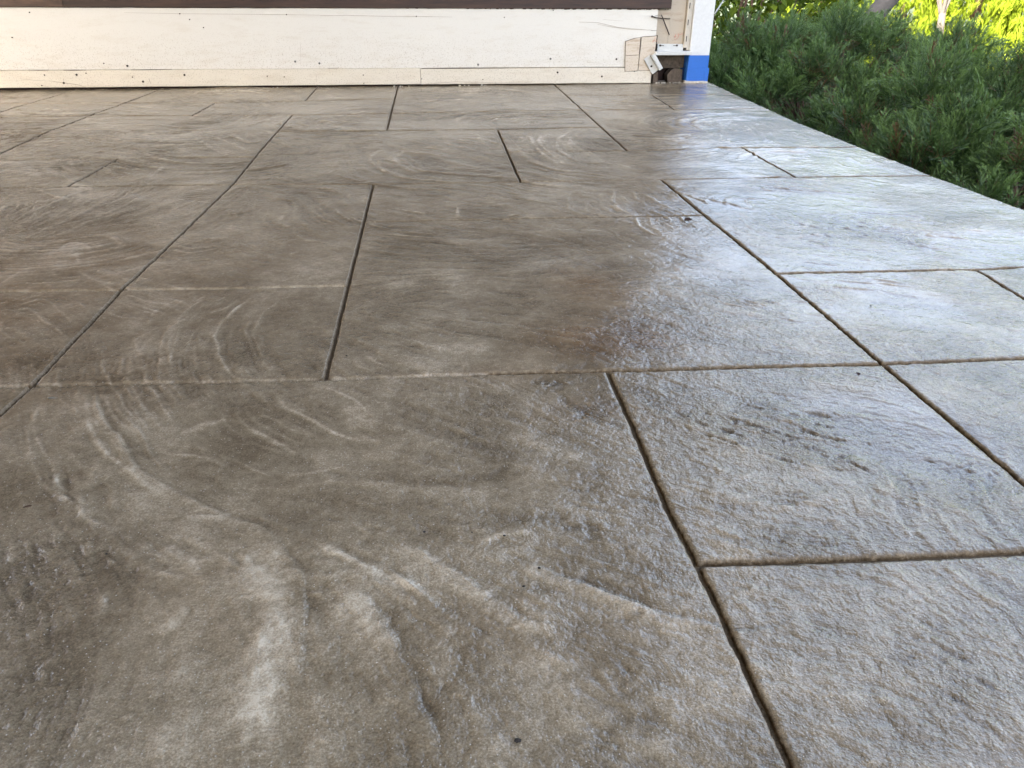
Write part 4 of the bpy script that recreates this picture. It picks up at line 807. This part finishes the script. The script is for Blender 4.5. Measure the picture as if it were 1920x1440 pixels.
bm = bmesh.new(); add_box(bm, (-6.3, -6.3, 5.555), (.2, .25, 5.72)); bm_obj('roof', bm, M_ROOF, unseen_house)
for x, y in ((-5.2, 3.3), (-5.2, .9)):
    rp = empty('roof_post', (x, y, 0)); tag(rp, 'white roof post on the open left side of the patio, %s' % ('far one' if y > 2 else 'near one'), 'post')
    bm = bmesh.new(); add_box(bm, (-.044, -.044, -.03), (.044, .044, 2.24), .003); bm_obj('shaft', bm, M_POST, rp)

# ------------------------------------------------------------------ plants
def rot_to(d, roll):
    """(n,3) directions -> (n,3,3) frames with local x along d"""
    d = d/np.linalg.norm(d, axis=1, keepdims=True); up = np.tile([0, 0, 1.0], (len(d), 1)); up[np.abs(d[:, 2]) > .95] = (1, 0, 0)
    y = np.cross(up, d); y /= np.linalg.norm(y, axis=1, keepdims=True); z = np.cross(d, y)
    c, s = np.cos(roll)[:, None], np.sin(roll)[:, None]
    y2 = y*c+z*s; z2 = -y*s+z*c
    return np.stack([d, y2, z2], -1)
def quads_to_mesh(name, protos, pos, frames, scale, tint, which):
    """protos: list of (verts (k,4,3), tipness (k,))"""
    VV, TT = [], []
    for i, (Q, tip) in enumerate(protos):
        m = np.where(which == i)[0]
        if not len(m): continue
        v = Q.reshape(-1, 3); vk = Q.shape[1]
        w = np.einsum('nij,kj->nki', frames[m], v)*scale[m][:, None, None]+pos[m][:, None, :]
        VV.append(w.reshape(-1, 3))
        TT.append(np.clip(tint[m][:, None]+np.repeat(tip, vk)[None, :], .121 if tint.min() >= 0 else 0, 1).ravel())
    Vv = np.vstack(VV); n = len(Vv)//vk
    return np_mesh(name, Vv, np.arange(n*vk).reshape(n, vk), False, {'tint': np.concatenate(TT)})
def twig_quad(p, d, L, w, roll):
    d = d/np.linalg.norm(d); a = np.cross(d, (math.sin(roll), math.cos(roll), .3)); a /= np.linalg.norm(a)
    return np.array([p-a*w*.5, p+d*L*.55-a*w*.55, p+d*L, p+d*L*.45+a*w*.6])
def twig_tri(p, d, L, w, roll):
    d = d/np.linalg.norm(d); a = np.cross(d, (math.sin(roll), math.cos(roll), .3)); a /= np.linalg.norm(a)
    return np.array([p-a*w*.5, p+d*L, p+a*w*.5])
def juniper_spray(seed):
    """one plume: a curved axis with side branchlets, each set with short needle twigs"""
    r = np.random.default_rng(seed); Q, T = [], []
    nb = 15; side = 1; bend = r.uniform(-.25, .25)
    axis = lambda t: np.array([t, bend*t*t, .10*t-.22*t*t])
    for i in range(nb):
        t = .10+.90*i/(nb-1); p = axis(t); fw = axis(min(t+.02, 1.02))-axis(t-.02); fw /= np.linalg.norm(fw)
        ln = (.40*(1-t)**.8+.10)*r.uniform(.75, 1.2); side = -side; az = (0 if side > 0 else math.pi)+r.uniform(-.8, .8); op = r.uniform(.5, .8)*(1-.35*t)
        d = fw*math.cos(op)+math.sin(op)*np.array([0, math.cos(az), math.sin(az)]); tip = -.14+.30*t
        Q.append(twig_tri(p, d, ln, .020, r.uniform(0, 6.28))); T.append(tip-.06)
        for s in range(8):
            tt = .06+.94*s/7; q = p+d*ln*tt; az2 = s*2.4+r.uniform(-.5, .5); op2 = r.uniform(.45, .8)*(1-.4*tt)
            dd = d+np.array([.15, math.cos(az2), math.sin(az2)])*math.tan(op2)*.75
            Q.append(twig_tri(q, dd, r.uniform(.075, .13)*(1.15-.35*t), .027, r.uniform(0, 6.28))); T.append(tip+.38*tt-.10+r.uniform(-.06, .06))  # paler tips: new growth, plus skylight painted into the tint
    for k in range(3):
        Q.append(twig_tri(axis(.3*k), axis(.3*k+.35)-axis(.3*k), .40, .022, k)); T.append(-.2)
    return np.array(Q), np.array(T)
J_PROTO = [juniper_spray(100+i) for i in range(6)]
def lobes_points(lobes, n, r, inner=.55):
    """points on the union of ellipsoid lobes with outward normals"""
    lo = np.array(lobes); area = lo[:, 3]*lo[:, 4]; pick = r.choice(len(lo), n, p=area/area.sum())
    d = r.normal(size=(n, 3)); d /= np.linalg.norm(d, axis=1, keepdims=True)
    L = lo[pick]; rad = np.column_stack([L[:, 3], L[:, 3], L[:, 4]])
    k = 1-(1-inner)*r.random(n)**1.9
    pos = L[:, :3]+d*rad*k[:, None]; nrm = d/rad; nrm /= np.linalg.norm(nrm, axis=1, keepdims=True)
    keep = np.ones(n, bool)
    for j in range(len(lo)):
        e = (((pos-lo[j, :3])/np.array([lo[j, 3], lo[j, 3], lo[j, 4]]))**2).sum(1); keep &= ~((e < .45) & (pick != j))
    return pos[keep], nrm[keep], k[keep]
def juniper(loc, lobes, n, label, seed, hue=0.0, drift=(0, 0, 0)):
    r = np.random.default_rng(seed)
    root = empty('juniper_shrub', loc); tag(root, label, 'shrub', 'juniper shrubs beside the slab')
    ns = int(n/28); sp, sn, sk = lobes_points(lobes, ns*2, r, .80); sp, sn = sp[:ns], sn[:ns]; ns = len(sp)
    sp = sp*np.array([1, 1, 1])-sn*.10; sr = r.uniform(.11, .19, ns); st = r.normal(size=ns)*.09
    pk = r.integers(0, ns, n); od = r.normal(size=(n, 3))*.62+sn[pk]*.75+np.array([0, 0, .30]); od /= np.linalg.norm(od, axis=1, keepdims=True)
    k = 1-.65*r.random(n)**2
    pos = sp[pk]+od*(sr[pk]*k)[:, None]*np.array([1, 1, .8]); nrm = od; lobe_t = st[pk]
    ok = pos[:, 2] > .10; pos, nrm, k, lobe_t = pos[ok], nrm[ok], k[ok], lobe_t[ok]
    wx = pos[:, 0]+loc[0]; wy = pos[:, 1]+loc[1]
    ok = wx > np.interp(wy, [0, 1.3, 2.3, 3.4, 3.6, 9], [1.2, 1.20, 1.19, 1.27, 1.2, 1.2]); pos, nrm, k, lobe_t = pos[ok], nrm[ok], k[ok], lobe_t[ok]
    n = len(pos)
    d = nrm*1.0+r.normal(size=(n, 3))*.28+np.array([0, 0, .05])+np.array(drift)*.5
    wx = pos[:, 0]+loc[0]; near = np.clip((1.42-wx)/.25, 0, 1); d[:, 0] += near*.9
    sc = r.uniform(.080, .150, n); tint = .34+hue+r.normal(size=n)*.06+lobe_t
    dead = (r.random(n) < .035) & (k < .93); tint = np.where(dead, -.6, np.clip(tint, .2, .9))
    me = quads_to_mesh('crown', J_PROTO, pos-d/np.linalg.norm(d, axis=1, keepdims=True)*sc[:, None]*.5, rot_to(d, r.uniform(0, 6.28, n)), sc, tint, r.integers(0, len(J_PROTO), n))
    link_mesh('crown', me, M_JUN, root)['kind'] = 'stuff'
    bm = bmesh.new()
    for i in range(60):
        lb = lobes[r.integers(len(lobes))]; dd = r.normal(size=3); dd[2] = abs(dd[2]); dd /= np.linalg.norm(dd)
        e = np.array(lb[:3])+dd*np.array([lb[3], lb[3], lb[4]])*.80
        a = np.array([0, 0, 0])+r.normal(size=3)*.05*np.array([1, 1, 0]); mdl = (a+e)/2+np.array([0, 0, -.10])+r.normal(size=3)*.05
        if e[0]+loc[0] < 1.22 or mdl[0]+loc[0] < 1.22: continue
        add_tube(bm, [a, mdl, e], [.013, .008, .003], 5, False)
    bm_obj('branches', bm, M_BARK, root, True)
    return root
G0 = -0.46
juniper((1.95, 3.75, G0), [(0, 0, .28, .62, .42), (-.28, .22, .34, .42, .33), (.28, .30, .36, .46, .34), (-.30, -.35, .22, .40, .32), (.35, -.25, .30, .42, .36), (.05, .55, .28, .45, .34), (-.45, -.05, .25, .30, .28)], 5400,
        'dark green juniper shrub close behind the taped white post', 5, -.02, (-.1, -.15, .05))
juniper((2.0, 2.35, G0), [(0, 0, .22, .70, .40), (-.35, -.45, .15, .42, .34), (.30, -.35, .20, .48, .34), (-.38, .25, .20, .42, .38), (.35, .35, .20, .50, .34), (-.10, .62, .20, .45, .34), (0, -.72, .10, .42, .32), (-.50, -.15, .12, .30, .33)], 6000,
        'wide bushy juniper shrub filling the right edge of the picture beside the slab', 6, .03, (-.2, -.1, .05))
juniper((2.95, 3.35, G0), [(0, 0, .18, .62, .36), (.40, .25, .16, .46, .32), (-.30, .30, .18, .44, .32), (.15, -.42, .14, .48, .34), (-.35, -.25, .16, .42, .34)], 1700,
        'greyish green juniper shrub further back in front of the sunlit hedge', 8, .08, (-.1, -.2, .08))

def fan_proto(seed):
    r = np.random.default_rng(seed); Q, T = [], []
    for i in range(9):
        a = (i-4)/4*.55+r.uniform(-.1, .1); p = np.array([r.uniform(0, .25), math.sin(a)*.06, 0]); L = r.uniform(.55, .85)*(1-.3*abs(a)); d = np.array([math.cos(a), math.sin(a), r.uniform(-.2, .2)])
        Q.append(twig_tri(p, d, L, .07, r.uniform(-.3, .3)+1.57)); T.append(r.uniform(-.15, .1))
        for s in (-1, 1):
            Q.append(twig_tri(p+d*L*r.uniform(.3, .6), d+np.array([0, s*.55, r.uniform(-.2, .2)]), L*.38, .055, r.uniform(-.3, .3)+1.57)); T.append(r.uniform(0, .25))
    return np.array(Q), np.array(T)
A_PROTO = [fan_proto(200+i) for i in range(4)]
def arborvitae(x, y, h, rad, n, label, seed):
    r = np.random.default_rng(seed); root = empty('arborvitae_tree', (x, y, G0)); tag(root, label, 'tree', 'arborvitae trees in the sunlit hedge')
    ph = r.uniform(0, 6.28); z = r.random(n)**1.5*h; th = r.uniform(0, 6.28, n)
    t = z/h; prof = rad*(1-t**2.2)**.8*(1+.20*np.sin(th*8+ph+z*1.2)*np.clip(.4+z, 0, 1)+.08*np.sin(th*17+z*4)); k = 1-.30*r.random(n)**1.5
    pos = np.column_stack([np.cos(th)*prof*k, np.sin(th)*prof*k, z+.03])
    d = np.column_stack([np.cos(th)*.35, np.sin(th)*.35, np.full(n, 1.0)])+r.normal(size=(n, 3))*.16
    sc = r.uniform(.12, .23, n); tint = np.clip(.5+r.normal(size=n)*.16, 0, 1)
    me = quads_to_mesh('crown', A_PROTO, pos, rot_to(d, r.uniform(0, 6.28, n)), sc, tint, r.integers(0, 4, n)); link_mesh('crown', me, M_ARB, root)['kind'] = 'stuff'
    bm = bmesh.new(); add_tube(bm, [(0, 0, -.05), (0, 0, h*.5), (0, 0, h*.9)], [.06, .04, .01], 7); bm_obj('trunk', bm, M_BARK, root, True)
AR = ['first', 'second', 'third', 'fourth', 'fifth', 'sixth', 'seventh', 'eighth']
for i in range(8):
    t = i/7; x = 4.1+t*4.2+rng.uniform(-.05, .05); y = 8.4-t*1.9+rng.uniform(-.1, .1)
    arborvitae(x, y, 2.4+rng.uniform(-.15, .15), .46, 1550, AR[i]+' arborvitae from the left in the bright yellow green hedge', 300+i)
# leafy shrubs behind the junipers
def leaf_proto():
    Q = [[(0, 0, 0), (.45, -.32, .06), (1, 0, -.08), (.5, 0, -.04)], [(0, 0, 0), (.5, 0, -.04), (1, 0, -.08), (.45, .32, .06)]]
    return np.array(Q, float), np.array([0, .05])
L_PROTO = [leaf_proto()]
def leafy(x, y, lobes, n, label, seed, size=(.05, .085), grp='leafy shrubs behind the junipers'):
    r = np.random.default_rng(seed); root = empty('leafy_shrub', (x, y, G0)); tag(root, label, 'shrub', grp)
    pos, nrm, k = lobes_points(lobes, n, r, .35); m = len(pos)
    d = nrm*.6+r.normal(size=(m, 3))*.6+np.array([0, 0, -.1]); sc = r.uniform(*size, m); tint = np.clip(.35+r.normal(size=m)*.2, 0, 1)
    link_mesh('crown', quads_to_mesh('crown', L_PROTO, pos, rot_to(d, r.uniform(-.8, .8, m)), sc, tint, np.zeros(m, int)), M_BROAD, root)['kind'] = 'stuff'
    bm = bmesh.new()
    for i in range(16):
        lb = lobes[r.integers(len(lobes))]; e = np.array(lb[:3])+r.normal(size=3)*np.array([lb[3], lb[3], lb[4]])*.4
        add_tube(bm, [(r.normal()*.04, r.normal()*.04, -.05), tuple(e*.5+r.normal(size=3)*.05), tuple(e)], [.02, .012, .004], 5, False)
    bm_obj('stems', bm, M_BARK, root, True)
leafy(2.15, 5.75, [(0, 0, .8, .65, .6), (-.5, .1, .6, .5, .5), (.5, .2, .75, .5, .55), (-.3, -.1, 1.1, .4, .35), (.35, 0, 1.15, .4, .3)], 5200, 'dark leafy shrub right behind the top of the white post', 41)
leafy(2.75, 6.6, [(0, 0, .7, .6, .55), (.4, .1, .6, .45, .5), (-.4, 0, .8, .5, .5)], 3600, 'dark leafy shrub left of the grey slanting trunk', 42)
# slanting grey trunk and pale sapling
tr = empty('slanting_tree', (2.74, 5.0, G0)); tag(tr, 'grey tree trunk leaning over the junipers in front of the hedge', 'tree')
bm = bmesh.new(); add_tube(bm, [(-.30, -.1, -.1), (-.18, -.05, .45), (.10, 0, .80), (.55, .1, 1.2), (1.0, .2, 1.5)], [.08, .07, .06, .04, .025], 10)
bm_obj('trunk', bm, M_GREYBARK, tr, True)
sp = empty('bare_sapling', (4.40, 6.9, G0)); tag(sp, 'pale bare forked sapling standing in front of the sunlit hedge', 'tree')
bm = bmesh.new(); add_tube(bm, [(0, 0, -.05), (.01, 0, .45), (-.01, 0, .62)], [.036, .032, .028], 8); bm_obj('trunk', bm, M_PALEBARK, sp, True)
for dx, dy, hh in ((-.35, .05, 1.45), (.30, .1, 1.5), (-.10, -.1, 1.6), (.14, .1, 1.3), (-.22, .1, 1.05)):
    bm = bmesh.new(); add_tube(bm, [(-.01, 0, .58), (dx*.35, dy*.4, .58+(hh-.58)*.4), (dx*.8, dy, .58+(hh-.58)*.75), (dx, dy, hh)], [.018, .013, .009, .004], 6, False); bm_obj('limb', bm, M_PALEBARK, sp, True)

# ------------------------------------------------------------------ small scraps on the slab
def scrap(x, y, L, W, rz, label, curl=.35, mat=M_SCRAP, name='leaf_scrap', cat='leaf', group=None):
    bm = bmesh.new(); prof = [(-.5, .08), (-.25, .42), (.1, .5), (.35, .32), (.5, .05)]
    top = []; bot = []
    for t, w in prof:
        top.append([bm.verts.new((t*L, s*w*W*(1+random.uniform(-.25, .25)), .0012+curl*W*(abs(s)**2)*w+abs(t)*curl*W*.5)) for s in (-1, 0, 1)])
    for a, b in zip(top[:-1], top[1:]):
        for k in range(2): bm.faces.new((a[k], b[k], b[k+1], a[k+1]))
    r = bmesh.ops.solidify(bm, geom=bm.faces[:], thickness=.0006)
    o = bm_obj(name, bm, mat, None, True); o.location = (x, y, .0012); o.rotation_euler.z = rz
    return tag(o, label, cat, group)
scrap(.4385, 1.2835, .018, .013, .4, 'reddish brown scrap of dry leaf near the short cross joint', .6)
scrap(.4438, .6899, .0075, .0048, 1.2, 'tiny dark brown scrap just below the crossing of two joints', .5)
scrap(-.332, .5221, .0065, .0028, .3, 'dark sliver of leaf on the brown concrete at the left edge', .3)
scrap(-.3889, .7057, .011, .004, -.1, 'pale flat chip lying below the left crossing of joints', .1, M_CAULK, 'paint_chip', 'chip')
for x, y, s, lab in ((.033, .2792, 1.3, 'biggest black soil crumb, alone near the bottom edge of the slab'), (-.0191, .4653, .7, 'black soil crumb at the left end of the row on the nearest big panel'),
      (.0414, .4557, .7, 'black soil crumb at the right end of the row on the nearest big panel'), (.063, .4175, .8, 'black soil crumb on the pale curved ridge left of the long near joint'), (.017, .4616, .6, 'smallest black soil crumb, between two others in the nearest big panel'),
      (-.1074, .7825, .9, 'black soil crumb just above the long cross joint in the centre panel'), (-.25, .46, .6, 'black soil crumb on the brown swirls at left of the nearest big panel'), (.235, .62, .8, 'black soil crumb just right of the upper end of the long near joint'),
      (.56, .88, .9, 'black soil crumb on the bluish panel right of the long diagonal joint'), (.05, .40, .7, 'black soil crumb just below the three others in the nearest big panel')):
    bm = bmesh.new(); q = bmesh.ops.create_icosphere(bm, subdivisions=1, radius=.0013*s)
    for v in q['verts']: v.co = Vector((v.co.x*random.uniform(.8, 1.7), v.co.y*random.uniform(.7, 1.2), v.co.z*.7))
    o = bm_obj('soil_crumb', bm, M_GRIT); o.location = (x, y, .0015)
    tag(o, lab, 'crumb', 'soil crumbs scattered on the slab')
